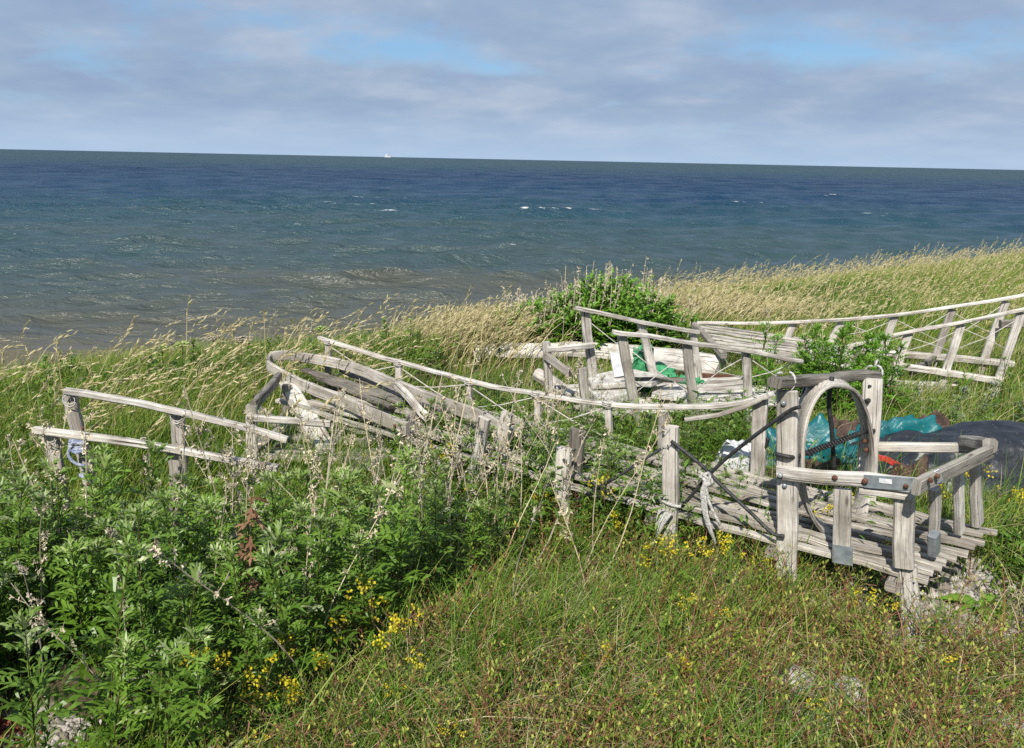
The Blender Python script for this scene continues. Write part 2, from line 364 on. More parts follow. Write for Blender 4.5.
WATER_Z = -1.1
def build_water():
    r = [6.0]
    while r[-1] < 30000: r.append(r[-1]*1.0046 if r[-1] < 400 else r[-1]*1.05)
    r = np.array(r); th = np.radians(np.linspace(-58, 58, 760))
    Rr, T = np.meshgrid(r, th, indexing='ij')
    X = Rr*np.sin(T); Y = Rr*np.cos(T); Z = np.zeros_like(X)
    rg = np.random.default_rng(5)
    dr = Rr*0.0046
    DX = np.zeros_like(X); DY = np.zeros_like(X)
    for i in range(90):
        lam = 0.28*(7.0/0.28)**(rg.random()); k = 2*math.pi/lam
        a = rg.normal(0, 0.34)-math.pi/2+0.12
        dx, dy = math.cos(a), math.sin(a)
        amp = 0.0098*lam**0.85*(1.35 if lam < 1.6 else 1.0)*(0.6+0.8*rg.random())
        fade = np.clip((lam/dr-2.5)/4, 0, 1)
        grp = 0.55+0.45*np.sin(X*k*0.09*rg.random()+Y*k*0.11*rg.random()+rg.random()*6)
        ph = k*(X*dx+Y*dy)+rg.random()*6.28
        Z += amp*fade*grp*np.sin(ph); q = 0.9*amp*fade*grp*np.cos(ph)
        DX += q*dx; DY += q*dy
    crest = Z.copy()
    sh = np.clip((-edge_d(X, Y)+9)/5, 0, 1)  # calmer at the shore
    Z = Z*(1-0.6*sh)
    V = np.stack([X+DX, Y+DY, Z+WATER_Z], -1).reshape(-1, 3)
    nr, nt_ = X.shape
    i = (np.arange(nr-1)[:, None]*nt_+np.arange(nt_-1)[None]).ravel()
    m, nt = new_mat('sea_water')
    g = N(nt, 'ShaderNodeTexCoord').outputs['Object']
    sep = N(nt, 'ShaderNodeSeparateXYZ', {0: g})
    n_big = noise(nt, N(nt, 'ShaderNodeMapping', {'Vector': g, 'Scale': (0.035, 0.16, 1)}).outputs[0], 1.0, 5)
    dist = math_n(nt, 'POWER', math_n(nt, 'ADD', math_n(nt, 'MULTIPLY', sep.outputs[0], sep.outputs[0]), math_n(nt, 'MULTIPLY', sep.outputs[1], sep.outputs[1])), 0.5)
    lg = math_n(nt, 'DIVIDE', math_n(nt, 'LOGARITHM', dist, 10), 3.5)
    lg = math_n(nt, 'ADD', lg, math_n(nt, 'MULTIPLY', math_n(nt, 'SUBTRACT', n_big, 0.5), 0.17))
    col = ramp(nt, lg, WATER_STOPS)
    at = N(nt, 'ShaderNodeAttribute', attribute_name='tint')   # wave height: foam only breaks on crests
    fn = noise(nt, N(nt, 'ShaderNodeMapping', {'Vector': g, 'Scale': (1.3, 3.2, 1)}).outputs[0], 1.0, 6, 0.7)
    fo = math_n(nt, 'MULTIPLY', math_n(nt, 'SUBTRACT', math_n(nt, 'ADD', at.outputs['Fac'], math_n(nt, 'MULTIPLY', math_n(nt, 'SUBTRACT', fn, 0.5), 1.2)), FOAM), 6, True)
    col = mixc(nt, fo, col, (0.7, 0.72, 0.72))
    mp = N(nt, 'ShaderNodeMapping', {'Vector': g, 'Scale': (0.75, 2.1, 1)}).outputs[0]
    h1 = noise(nt, mp, 4.5, 4, 0.6, 0.5); h2 = noise(nt, mp, 1.1, 5, 0.62, 0.4); h3 = noise(nt, mp, 0.22, 6, 0.68, 0.3); h4 = noise(nt, mp, 0.035, 6, 0.7, 0.2)
    h = math_n(nt, 'ADD', math_n(nt, 'MULTIPLY', h1, 0.030), math_n(nt, 'MULTIPLY', h2, 0.24))
    farw = math_n(nt, 'DIVIDE', dist, 55.0, True); farw2 = math_n(nt, 'DIVIDE', dist, 400.0, True)
    h = math_n(nt, 'ADD', h, math_n(nt, 'ADD', math_n(nt, 'MULTIPLY', math_n(nt, 'MULTIPLY', h3, 0.9), farw), math_n(nt, 'MULTIPLY', math_n(nt, 'MULTIPLY', h4, 5.0), farw2)))
    bp = N(nt, 'ShaderNodeBump', {'Strength': 1.0, 'Distance': 1.0, 'Height': h})
    # far waves hide their backs, so the slopes one sees there mirror less of the low sky
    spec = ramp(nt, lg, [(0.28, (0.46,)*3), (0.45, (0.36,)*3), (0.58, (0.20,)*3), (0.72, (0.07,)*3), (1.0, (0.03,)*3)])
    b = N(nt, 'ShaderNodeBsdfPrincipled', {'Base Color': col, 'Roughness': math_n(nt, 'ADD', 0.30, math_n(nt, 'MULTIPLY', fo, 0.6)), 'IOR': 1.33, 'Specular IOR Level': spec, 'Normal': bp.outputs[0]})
    finish(nt, b.outputs[0])
    hs = crest/ (np.std(crest[:200])+1e-6)
    me = raw_mesh('sea', V, np.stack([i, i+1, i+nt_+1, i+nt_], -1), [m], tint=(0.5+0.14*hs).ravel(), smooth=True)
    o = bpy.data.objects.new('sea', me); COL.objects.link(o)
    tag(o, 'choppy dark blue sea out to the horizon', kind='structure')
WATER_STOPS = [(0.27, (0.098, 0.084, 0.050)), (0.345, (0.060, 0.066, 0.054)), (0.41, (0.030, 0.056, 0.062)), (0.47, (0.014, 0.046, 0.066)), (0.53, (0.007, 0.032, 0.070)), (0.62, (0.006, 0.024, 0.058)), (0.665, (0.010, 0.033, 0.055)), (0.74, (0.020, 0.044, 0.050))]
FOAM = 0.94
build_water()

# ------------------------------------------------------------------ sky and sun
sun_dir = unit(np.array([-0.24, -0.70, 0.80]))
elev = math.asin(sun_dir[2]); azim = math.atan2(sun_dir[0], sun_dir[1])
w = bpy.data.worlds.new('World'); sc.world = w; w.use_nodes = True
nt = w.node_tree; nt.nodes.clear()
sky = N(nt, 'ShaderNodeTexSky', sky_type='NISHITA'); sky.sun_disc = False
sky.sun_elevation = elev; sky.sun_rotation = azim; sky.altitude = 0; sky.air_density = 1.0; sky.dust_density = 0.6; sky.ozone_density = 2.0
tc = N(nt, 'ShaderNodeTexCoord'); sp = N(nt, 'ShaderNodeSeparateXYZ', {0: tc.outputs['Generated']})
zz = math_n(nt, 'ADD', math_n(nt, 'MAXIMUM', sp.outputs[2], 0.0), 0.20)
cx = math_n(nt, 'DIVIDE', sp.outputs[0], zz); cy = math_n(nt, 'DIVIDE', sp.outputs[1], zz)
cv = N(nt, 'ShaderNodeCombineXYZ', {0: cx, 1: cy, 2: 0.0}).outputs[0]
warp = N(nt, 'ShaderNodeTexNoise', {'Vector': cv, 'Scale': 0.55, 'Detail': 3.0}).outputs[1]
cvw = N(nt, 'ShaderNodeMix', data_type='VECTOR'); cvw.inputs[0].default_value = 0.12
nt.links.new(cv, cvw.inputs[4]); nt.links.new(warp, cvw.inputs[5]); cvw = cvw.outputs[1]
cl = noise(nt, N(nt, 'ShaderNodeMapping', {'Vector': cvw, 'Location': (1.15, 4.7, 0.4), 'Scale': (1.9, 1.6, 1)}).outputs[0], 1.0, 10, 0.64, 0.1)
cl2 = noise(nt, N(nt, 'ShaderNodeMapping', {'Vector': cvw, 'Location': (7.7, 2.1, 1.4), 'Scale': (2.2, 2.2, 1)}).outputs[0], 1.2, 8, 0.56, 0.1)
# gaps in the cloud deck
gap = None
for gx, gy, rx, ry, st in ((385, 50, 75, 14, .26), (95, 62, 40, 34, .17), (10, 95, 30, 8, .10), (800, 50, 110, 16, .22), (500, 70, 40, 8, .16), (915, 22, 70, 10, .12), (250, 18, 90, 14, .10)):
    def cc(px, py):
        d = ray(px, py); d = d/np.linalg.norm(d); z_ = max(d[2], 0)+.20; return np.array([d[0]/z_, d[1]/z_])
    c_ = cc(gx, gy); ax_ = abs(cc(gx+rx, gy)-c_)[0]; ay_ = abs(cc(gx, gy+ry)-c_)[1]
    e1 = math_n(nt, 'POWER', math_n(nt, 'ABSOLUTE', math_n(nt, 'DIVIDE', math_n(nt, 'SUBTRACT', cx, float(c_[0])), float(ax_))), 2.0)
    e2 = math_n(nt, 'POWER', math_n(nt, 'ABSOLUTE', math_n(nt, 'DIVIDE', math_n(nt, 'SUBTRACT', cy, float(c_[1])), float(ay_))), 2.0)
    g_ = math_n(nt, 'MULTIPLY', math_n(nt, 'EXPONENT', math_n(nt, 'MULTIPLY', math_n(nt, 'ADD', e1, e2), -1.0)), st)
    gap = g_ if gap is None else math_n(nt, 'ADD', gap, g_)
mask = ramp(nt, math_n(nt, 'SUBTRACT', math_n(nt, 'ADD', cl, 0.06), gap), [(0.28, (0, 0, 0)), (0.50, (1, 1, 1))])
K = 0.70
ccol = ramp(nt, cl2, [(0.26, (2.7*K, 3.7*K, 5.6*K)), (0.5, (3.5*K, 4.5*K, 6.15*K)), (0.74, (5.0*K, 5.7*K, 6.95*K))])
blue = mixc(nt, 0.65, sky.outputs[0], (1.6*K, 3.9*K, 7.0*K))
c = mixc(nt, math_n(nt, 'MULTIPLY', mask, 0.94), blue, ccol)
hz = math_n(nt, 'SUBTRACT', 1.0, math_n(nt, 'MULTIPLY', math_n(nt, 'ABSOLUTE', sp.outputs[2]), 16), True)
c = mixc(nt, math_n(nt, 'MULTIPLY', hz, 0.8), c, (4.7*K, 6.2*K, 8.3*K))
bg = N(nt, 'ShaderNodeBackground', {'Color': c, 'Strength': 0.1})
nt.links.new(bg.outputs[0], nt.nodes.new('ShaderNodeOutputWorld').inputs[0])
sd = bpy.data.lights.new('sun', 'SUN'); sd.energy = 5.0; sd.angle = math.radians(0.53); sd.color = (1.0, 0.95, 0.87)
so = bpy.data.objects.new('sun', sd); COL.objects.link(so); so.location = (-6, -14, 20)
so.rotation_euler = Vector(-sun_dir).to_track_quat('-Z', 'Y').to_euler()
sc.view_settings.view_transform = 'Standard'; sc.view_settings.look = 'None'; sc.view_settings.gamma = 1; sc.view_settings.exposure = 0.5
sc.render.engine = 'CYCLES'; sc.cycles.max_bounces = 6; sc.cycles.diffuse_bounces = 3; sc.cycles.transmission_bounces = 3; sc.cycles.use_denoising = False
sc.cycles.transparent_max_bounces = 4; sc.cycles.sample_clamp_direct = 2.0; sc.cycles.sample_clamp_indirect = 4.0

# ------------------------------------------------------------------ SLED A (large one at the front)
Z3 = np.array([0, 0, 1.0])
uA = unit(np.array([-0.84, 0.54, 0])); vA = np.array([0.54, 0.84, 0]); vA = unit(vA)
OA = atz(915, 580, 0.25); OA[2] = 0.0
WA = 0.60
def nearA(x, y, inset=0.0): return plane(x, y, OA+vA*inset, vA)
def farA(x, y, inset=0.0): return plane(x, y, OA+vA*(WA-inset), vA)
def ptA(t, s, z): return OA+uA*t+vA*s+Z3*z
def to_ground(top, low, z=0.03):
    d = low-top; k = (z-top[2])/d[2]; return top+d*k
A = thing('cargo_sled', 'long weathered wooden sled with bent bow hoop, oval arch and boxed rear end in front', 'sled', OA+uA*1.7+vA*0.3, 'derelict wooden sleds on the shore')
def post(root, top, low, a, b, side, mat='wood', z=0.03, name='side_post'):
    return MB().bar(top, to_ground(top, low, z), a, b, side).build(name, M[mat], root)
def bolts(root, pts, nrm, mat='rust', r=0.012):
    for p in pts:
        MB().tube([p-nrm*0.004, p+nrm*0.006, p+nrm*0.009], [r, r, r*0.5], 8).build('bolt', M[mat], root)
tall_near = post(A, nearA(787, 391), nearA(787, 598), 0.072, 0.032, uA)
bolts(tall_near, [nearA(785, 402)-vA*0.018, nearA(784, 471)-vA*0.05, nearA(786, 484)-vA*0.018], -vA, 'steel', 0.009)
tall_far = post(A, farA(873, 379), farA(868, 480), 0.075, 0.03, uA)
post(A, nearA(671, 426), nearA(668, 562), 0.064, 0.032, uA)
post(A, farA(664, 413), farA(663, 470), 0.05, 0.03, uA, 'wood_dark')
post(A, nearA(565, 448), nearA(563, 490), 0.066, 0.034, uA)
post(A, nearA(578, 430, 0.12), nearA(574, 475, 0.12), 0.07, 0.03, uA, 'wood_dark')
post(A, nearA(485, 418), nearA(476, 468), 0.058, 0.03, uA)
post(A, nearA(507, 413, 0.12), nearA(498, 458, 0.12), 0.055, 0.03, uA)
far_posts = [((329, 341), (328, 376), .042), ((399, 362), (399, 386), .042), ((470, 381), (470, 408), .035), ((537, 393), (538, 425), .035), ((608, 403), (609, 435), .032), ((761, 396), (757, 492), .062)]
for (a, b, wd) in far_posts: post(A, farA(*a), farA(*b), wd, 0.028, uA)
rail_px = [(319, 338), (362, 351), (397, 361), (435, 371.5), (470, 381), (503, 388.5), (537, 394), (570, 399.5), (608, 404), (650, 407), (700, 407.5), (733, 404.5), (757, 399), (773, 393)]
MB().sweep(smooth_path([farA(*p) for p in rail_px], 3), 0.030, 0.022, vA, jit=0.001).build('long_rail', M['wood'], A)
MB().sweep(smooth_path([farA(*p)-vA*0.03 for p in [(688, 418), (715, 414), (740, 407), (758, 400), (770, 394)]], 4), [0.022, 0.026, 0.028], 0.02, vA, jit=0.001).build('split_rail', M['wood'], A)
# cords crossing between the far posts
ms = MB()
tops = [farA(x, y) for (x, y), _, _ in far_posts]
lows = [farA(*b) for _, b, _ in far_posts]
for i in range(4):
    for p, q in ((tops[i]-Z3*0.03, lows[i+1]-Z3*0.02), (lows[i], tops[i+1]-Z3*0.02)):
        ms.tube([p, (p+q)/2-Z3*0.012, q], 0.0032, 5)
ms.build('lashing', M['cord'], A)
# wrapped lashings at the post heads
for p in tops:
    ms = MB()
    ms.tube([p-Z3*0.02+uA*0.03*math.cos(t)+vA*0.028*math.sin(t)+Z3*0.0016*t for t in np.linspace(0, 19, 36)], 0.003, 5)
    ms.build('lashing', M['cord'], A)
# slatted bed
ms = MB()
ns = 10
for i in range(ns):
    s = 0.02+i*(WA-0.03)/(ns-1); t0 = -0.18*s/0.58-0.02+random.uniform(-.02, .02)
    t1 = 3.15+random.uniform(-0.15, 0.1)
    zc = 0.25+random.uniform(-.006, .006)
    t = t0
    brk = [t0]+sorted(random.uniform(0.6, 2.8) for _ in range(random.choice([0, 1, 1])))+[t1]
    for k in range(len(brk)-1):
        a, b = brk[k]+(0.012 if k else 0), brk[k+1]-0.012
        ms.bar(ptA(a, s, zc+random.uniform(-.008, .008)), ptA(b, s+random.uniform(-.012, .012), zc+random.uniform(-.012, .012)+ (0.05 if b > 3 else 0)), random.uniform(.026, .036), 0.022, vA, jit=0.003, sub=.07)
ms.build('slat_deck', M['wood_mid'], A)
for t in (0.06, 0.47, 0.95, 1.45, 1.95, 2.5, 3.0):
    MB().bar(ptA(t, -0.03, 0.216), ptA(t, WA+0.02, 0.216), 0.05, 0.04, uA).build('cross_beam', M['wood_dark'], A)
# runners on the ground
for s, z0 in ((-0.005, 0.02), (WA+0.005, 0.02)):
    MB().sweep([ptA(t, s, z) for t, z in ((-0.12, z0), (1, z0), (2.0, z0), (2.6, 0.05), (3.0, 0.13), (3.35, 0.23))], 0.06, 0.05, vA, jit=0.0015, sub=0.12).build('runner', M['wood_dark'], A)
MB().sweep(smooth_path([atz(x, y, z) for x, y, z in ((448, 470, .2), (420, 447, .22), (385, 424, .26), (345, 405, .29), (306, 388, .32))], 3), 0.035, 0.03, Z3, jit=0.001).build('runner_brace', M['wood'], A)
b0 = atz(327, 449, 0.22)
MB().sweep(smooth_path([b0, atz(311, 424, 0.26), atz(298, 402, 0.30), atz(286, 384, 0.33)], 5), [0.085, 0.10, 0.095, 0.07], [0.05, 0.045, 0.04, 0.035], uA-vA*0.6, jit=0.002).build('runner_tip', M['wood_pale'], A)
ms = MB()
pp = smooth_path([b0-Z3*0.002-vA*0.03, atz(311, 424, 0.26)-vA*0.032, atz(298, 402, 0.30)-vA*0.03], 4)
ms.sweep([p+Z3*0.012+uA*0.02 for p in pp], 0.018, 0.02, uA, jit=0.002).build('splinter', M['wood'], A)
# bent bow hoop
near_arm = [(408, 429, .355), (375, 415.5, .36), (336, 399, .36), (305, 385.5, .36), (283, 375, .362)]
tip = [(271, 367, .366), (268.5, 361.5, .372), (272, 357.5, .385)]
far_arm = [(282, 355.5, .40), (315, 359, .40), (357, 369, .40), (393, 384, .395), (427, 397.5, .39), (460, 409, .38), (486, 420, .36), (512, 436, .33)]
hoop = MB().sweep(smooth_path([atz(*p) for p in near_arm+tip+far_arm], 5), [0.068, 0.066, 0.062, 0.06, 0.064, 0.07, 0.075], 0.022, Z3, jit=0.0012)
hoop = hoop.build('bow_hoop', M['wood'], A)
bolts(hoop, [atz(397, 425, .355)-vA*0.013], -vA, 'rust', 0.008)
MB().bar(atz(396, 384, .42), atz(428, 418, .33), 0.05, 0.02, Z3).build('hoop_brace', M['wood'], A)
ms = MB()
for k, (a, b) in enumerate((((303, 369), (398, 399)), ((312, 373), (402, 403)), ((320, 378), (392, 407)), ((342, 370), (408, 400)))):
    ms.bar(atz(*a, .33), atz(*b, .31), 0.045, 0.018, vA, jit=0.003)
ms.build('bow_slats', M['wood_dark'], A)
MB().bar(atz(412, 412, .38), atz(406, 452, .22), 0.05, 0.028, uA).build('bow_post', M['wood'], A)
# boxed rear end
def boxpost(top, bot, a, b, side, name='box_post', mat='wood'): return MB().bar(top, bot, a, b, side).build(name, M[mat], A)
boxpost(nearA(843, 489, -0.02), nearA(843, 563, -0.02), 0.058, 0.022, uA)
cn = boxpost(nearA(904, 496, 0.0), nearA(904, 566, 0.0), 0.064, 0.04, uA)
boxpost(nearA(906, 566, 0.015), to_ground(nearA(906, 566, 0.015), nearA(911, 628, 0.015), 0.0), 0.06, 0.045, uA, 'leg')
cornF = atz(987, 531, 0.25)
E0 = nearA(915, 485, -0.02); E1 = plane(988, 449, cornF, unit(np.cross(cornF-OA-Z3*0.25, Z3)))
eN = unit(np.cross(cornF-(OA+Z3*0.25), Z3)); eN = -eN if eN[1] > 0 else eN
eD = unit(cornF-(OA+Z3*0.25))
def endP(x, y, o=0.0): return plane(x, y, cornF+eN*o, eN)
for (a, b, wd) in (((934, 488), (934, 551), .036), ((959, 470), (960, 532), .036), ((975, 462), (976, 523), .046)):
    boxpost(endP(*a, -0.03), endP(*b, -0.03), wd, 0.03, eD)
MB().bar(endP(934, 534, -0.01), endP(934, 553, -0.01), 0.044, 0.03, eD, jit=0, sub=0).build('post_shoe', M['steel'], A)
MB().bar(nearA(843, 546, -0.034), nearA(843, 564, -0.034), 0.064, 0.004, uA, jit=0, sub=0).build('post_shoe', M['steel'], A)
br = MB().bar(nearA(777, 472, -0.03), nearA(917, 484, -0.03), 0.05, 0.026, Z3).build('box_rail', M['wood'], A)
bolts(br, [nearA(835, 477.5, -0.047), nearA(865, 481, -0.05)], -vA, 'rust', 0.010)
MB().bar(nearA(860, 490, -0.026), nearA(911, 497, -0.026), 0.022, 0.03, Z3).build('rail_packing', M['wood'], A)
MB().bar(endP(917, 487, 0.012), endP(989, 450, 0.012), 0.052, 0.028, Z3).build('end_rail', M['wood_dark'], A)  # dark wood: the dimness of this shaded end face is put into its colour
MB().bar(farA(876, 447), farA(974, 448), 0.038, 0.03, Z3).build('box_rail', M['wood'], A)
MB().bar(farA(966, 441), endP(990, 446, 0.02), 0.05, 0.05, Z3).build('corner_block', M['wood_dark'], A)
bk = MB()
c0 = nearA(864, 481, -0.0455); c1 = nearA(917.5, 485, -0.0455); c2 = endP(941, 475, 0.0275)
bk.sweep([c0, c1-uA*0.0, c1+eN*0.004, c2], 0.046, 0.004, Z3, jit=0, sub=0)
bk = bk.build('metal_bracket', M['steel'], A)
bolts(bk, [nearA(906, 486, -0.05)], -vA, 'rust', 0.008); bolts(bk, [endP(930, 480, 0.032), endP(937, 476, 0.032)], eN, 'rust', 0.008)
MB().bar(nearA(879, 480.5, -0.0495), nearA(892, 482, -0.0495), 0.016, 0.002, Z3, jit=0, sub=0).build('label_strip', M['plastic'], bk)
# oval arch across the sled between the tall posts
tc_ = 0.44
arch = []
for k in range(49):
    an = 2*math.pi*k/48-math.pi/2
    px = 833.5+34.5*math.copysign(abs(math.cos(an))**0.8, math.cos(an)); py = 455-73*math.copysign(abs(math.sin(an))**0.95, math.sin(an))
    arch.append(aty(px, py, 2.77+(px-799)/71*0.27))
ms = MB(); ms.sweep(arch, 0.125, 0.013, (0.10, 0.99, 0), jit=0, smooth=True); arch_o = ms.build('arch', M['wood'], A)
bolts(arch_o, [aty(864.5, 441, 3.0), aty(866.0, 450, 3.0)], unit(np.array([-0.8, -0.6, 0])), 'rust', 0.010)
cb0 = aty(774, 383, (ptA(tc_, -0.02, 0)[1])); cb1 = aty(874, 374, (ptA(tc_, WA+0.06, 0)[1]))
cbo = MB().bar(cb0, cb1, 0.036, 0.055, Z3, jit=0.002).build('cross_bar', M['wood_dark'], A)
for c, px in ((cb0, (782, 376)), (cb1, (868, 369))):
    ms = MB()
    dirs = unit(cb1-cb0); q = c+dirs*(0.05 if c is cb0 else -0.03)
    ms.tube([q+Z3*0.036*math.cos(t)+uA*0.03*math.sin(t)+dirs*0.008*t for t in np.linspace(0, 6.28, 14)], 0.0045, 6)
    if c is cb0: ms.build('cord_loop', M['rope'], A)
e = cb1; ms.tube(smooth_path([e+Z3*0.035, e+Z3*0.05+vA*0.04, e+Z3*0.03+vA*0.08, e-Z3*0.03+vA*0.13], 4), 0.0045, 6)
ms.build('cord_loop', M['rope'], A)
# black cables
def cable(pts, r=0.008, name='tie_cable', mat='cable'): return MB().tube(smooth_path(pts, 5), r, 7).build(name, M[mat], A)
cable([nearA(800, 407, -0.05), nearA(786, 413, -0.035), nearA(740, 447, -0.02), nearA(712, 472, -0.01), nearA(682, 507, 0.0)], 0.0072)
cable([nearA(671, 441, -0.03), nearA(700, 464, -0.02), nearA(722, 486, -0.02), nearA(750, 512, -0.02), nearA(772, 533, -0.03), nearA(784, 536, -0.035)], 0.0072)
cable([nearA(661, 449, 0.06), nearA(640, 462, 0.03), nearA(612, 480, 0.0), nearA(572, 502, -0.01)], 0.006)
cable([nearA(563, 459, -0.03), nearA(572, 468, -0.02), nearA(600, 488, 0.0), nearA(632, 504, 0.02)], 0.0055)
cable([nearA(776, 454, -0.03), nearA(790, 457, -0.03), aty(800, 455.5, 2.72), aty(834, 444, 2.86), aty(861, 433, 2.95), farA(877, 430, -0.04)], 0.008)
cable([aty(832, 377, 2.9), aty(829, 402, 2.9), aty(832, 432, 2.9), aty(834, 470, 2.92)], 0.009)
cable([nearA(786, 392, 0.05)+Z3*0.05, nearA(800, 396, 0.1), nearA(806, 383, 0.2)], 0.004)
cable([farA(866, 402, 0.03), farA(873, 397, -0.02)], 0.010); cable([farA(869, 386, 0.02), farA(876, 387, -0.02)], 0.006)
cable([farA(757, 452), farA(765, 447), farA(768, 438)], 0.009)
# twisted wrap on the horizontal cable
ms = MB()
pA, pB = aty(806, 453.5, 2.74), aty(858, 434, 2.94)
for k in range(20):
    c = pA+(pB-pA)*k/19; d = unit(pB-pA); s1 = unit(np.cross(d, Z3)); s2 = np.cross(s1, d)
    ms.tube([c+s1*0.009*math.cos(t)+s2*0.009*math.sin(t)+d*0.002*t for t in np.linspace(0, 6.3, 9)], 0.003, 5)
ms.build('cable_wrap', M['cable'], A)

# ropes hanging on sled A
def strands(paths, r, name, mat, label):
    ms = MB()
    for p in paths: ms.tube(smooth_path(p, 4), r, 6)
    return solo(name, ms, M[mat], label, 'rope')
k0 = nearA(707, 479, -0.035)
paths = []
for k in range(4): paths.append([k0+uA*(0.012+.004*k)*math.cos(t+k)+Z3*(0.026-.005*k)*math.sin(t+k*1.8)-vA*(0.010+0.012*math.sin(2*t+k)) for t in np.linspace(0, 5.8, 7)])
for dx, ln in ((0.0, 0.19), (-0.012, 0.21), (-0.03, 0.24), (-0.042, 0.16), (0.012, 0.12)):
    paths.append([k0-vA*0.02, k0+uA*dx*0.6-Z3*ln*0.5-vA*0.026, k0+uA*(dx-0.03)-Z3*ln-vA*0.02])
strands(paths, 0.0062, 'frayed_rope', 'rope', 'frayed white rope knotted where the two black cables cross')
k1 = nearA(667, 512, -0.035); paths = []
for k in range(5):
    paths.append([k1+uA*(0.03-0.012*k), k1+uA*(0.035-0.006*k)-Z3*0.06-vA*0.01, k1+uA*(0.03+0.006*k)-Z3*(0.13+0.012*k)])
paths.append([k1+uA*0.045*math.cos(t)-vA*(0.0-0.03*math.sin(t))-Z3*(0.0-0.006*t)+vA*0.045 for t in np.linspace(0, 6.28, 9)])
strands(paths, 0.007, 'frayed_rope', 'rope', 'white rope tied low around the single near post left of the cables')

# ------------------------------------------------------------------ SLED D (left, two parallel rails)
D = thing('hand_sled', 'low sled at left, two parallel rails sloping down into green weeds', 'sled', (-1.35, 3.02, 0), 'derelict wooden sleds on the shore')
uD = np.array([1.0, 0.0, 0]); vD = np.array([0, 1.0, 0])
def dN(x, y, o=0.0): return aty(x, y, 2.84+o)
def dF(x, y, o=0.0): return aty(x, y, 3.22+o)
for (a, b, wd) in (((51, 433), (63, 503), .05), ((173, 450), (177, 515), .048)): post(D, dN(*a, .02), dN(*b, .02), wd, .028, uD)
for (a, b, wd) in (((71, 395), (91, 490), .055), ((178, 412), (184, 513), .055)): post(D, dF(*a, .02), dF(*b, .02), wd, .03, uD)
MB().sweep(smooth_path([dN(34, 430, -0.02), dN(110, 440, -0.02), dN(190, 452, -0.02), dN(278, 468, -0.02)], 4), 0.03, 0.026, vD, jit=0.001).build('long_rail', M['wood_pale'], D)
MB().sweep(smooth_path([dF(65, 391, -0.02), dF(120, 399, -0.02), dF(178, 411, -0.02), dF(250, 429, -0.02), dF(287, 440, -0.02)], 4), 0.03, 0.026, vD, jit=0.001).build('long_rail', M['wood'], D)
for p in (dN(51, 433), dF(71, 396), dF(178, 413)):
    ms = MB()
    ms.tube([p-vD*0.02+np.array([0.026*math.cos(t), 0, 0.022*math.sin(t)-0.0017*t]) for t in np.linspace(0, 12.6, 24)], 0.0024, 5)
    ms.build('lashing', M['cord'], D)
ms = MB()
for i in range(6):
    y = 2.86+i*0.068
    ms.bar((-1.80+random.uniform(-.03, .03), y, 0.13), (-0.75+random.uniform(-.06, .06), y, 0.11), 0.036, 0.018, vD, jit=0.002)
ms.build('slat_deck', M['wood_mid'], D)
for x in (-1.75, -1.3, -0.88): MB().bar((x, 2.83, 0.098-0.018*(x+1.75)), (x, 3.25, 0.098-0.018*(x+1.75)), 0.045, 0.03, uD).build('cross_beam', M['wood_dark'], D)
for y in (2.86, 3.24): MB().bar((-1.95, y, 0.03), (-0.7, y, 0.03), 0.05, 0.05, vD).build('runner', M['wood_dark'], D)
bolts(D, [dN(58, 471, -.006)], -vD, 'rust', 0.008); bolts(D, [dF(83, 428, -.006), dF(88, 484, -.006)], -vD, 'rust', 0.008)
kb = dF(80, 443, -0.01); paths = []
for k in range(3): paths.append([kb+np.array([0.03*math.cos(t), -0.02-0.005*k, 0.022*math.sin(t)-0.01*k+0.01]) for t in np.linspace(0, 6.3, 9)])
paths.append([kb+np.array(p) for p in ((-0.02, -0.03, 0), (-0.035, -0.035, -0.04), (-0.01, -0.04, -0.075), (0.03, -0.035, -0.09))])
paths.append([kb+np.array(p) for p in ((-0.0, -0.03, -0.13), (0.03, -0.04, -0.14), (0.06, -0.035, -0.15), (0.10, -0.03, -0.19))])
paths.append([kb+np.array(p) for p in ((0.0, -0.03, -0.135), (0.035, -0.04, -0.15), (0.07, -0.035, -0.165))])
strands(paths, 0.007, 'rope', 'rope_blue', 'blue and white rope tied around the far post of the left sled')

# ------------------------------------------------------------------ SLED C (flat slatted one under the bow hoop)
Cs = thing('slatted_sled', 'collapsed slatted sled end with corner posts lying beneath the bent bow hoop', 'sled', (-0.85, 3.95, 0), 'derelict wooden sleds on the shore')
ms = MB()
for i in range(9):
    y = 3.64+i*0.082; xr = -0.62+0.10*random.random()-0.01*i
    ms.bar((-1.27+random.uniform(-.04, .04), y, 0.185+random.uniform(-.01, .01)), (xr, y+random.uniform(-.02, .02), 0.17+random.uniform(-.015, .015)), 0.046, 0.02, vD, jit=0.003)
ms.build('slat_deck', M['wood_mid'], Cs)
for x in (-1.2, -0.75): MB().bar((x, 3.58, 0.15), (x, 4.36, 0.15), 0.05, 0.04, uD).build('cross_beam', M['wood_dark'], Cs)
def cN(x, y, o=0.0): return aty(x, y, 3.58+o)
MB().bar(cN(252, 405), to_ground(cN(252, 405), cN(252.5, 468), 0.0), 0.05, 0.035, uD).build('corner_post', M['wood'], Cs)
MB().bar(aty(286, 385, 4.3), to_ground(aty(286, 385, 4.3), aty(286.5, 410, 4.3), 0), 0.045, 0.035, uD).build('corner_post', M['wood_dark'], Cs)
MB().bar(cN(253, 407, -0.005), aty(279, 377, 4.28), 0.05, 0.03, Z3).build('end_rail', M['wood_dark'], Cs)
MB().bar(cN(247, 417.5, -0.032), aty(330, 424, 3.60), 0.032, 0.028, Z3).build('side_rail', M['wood'], Cs)
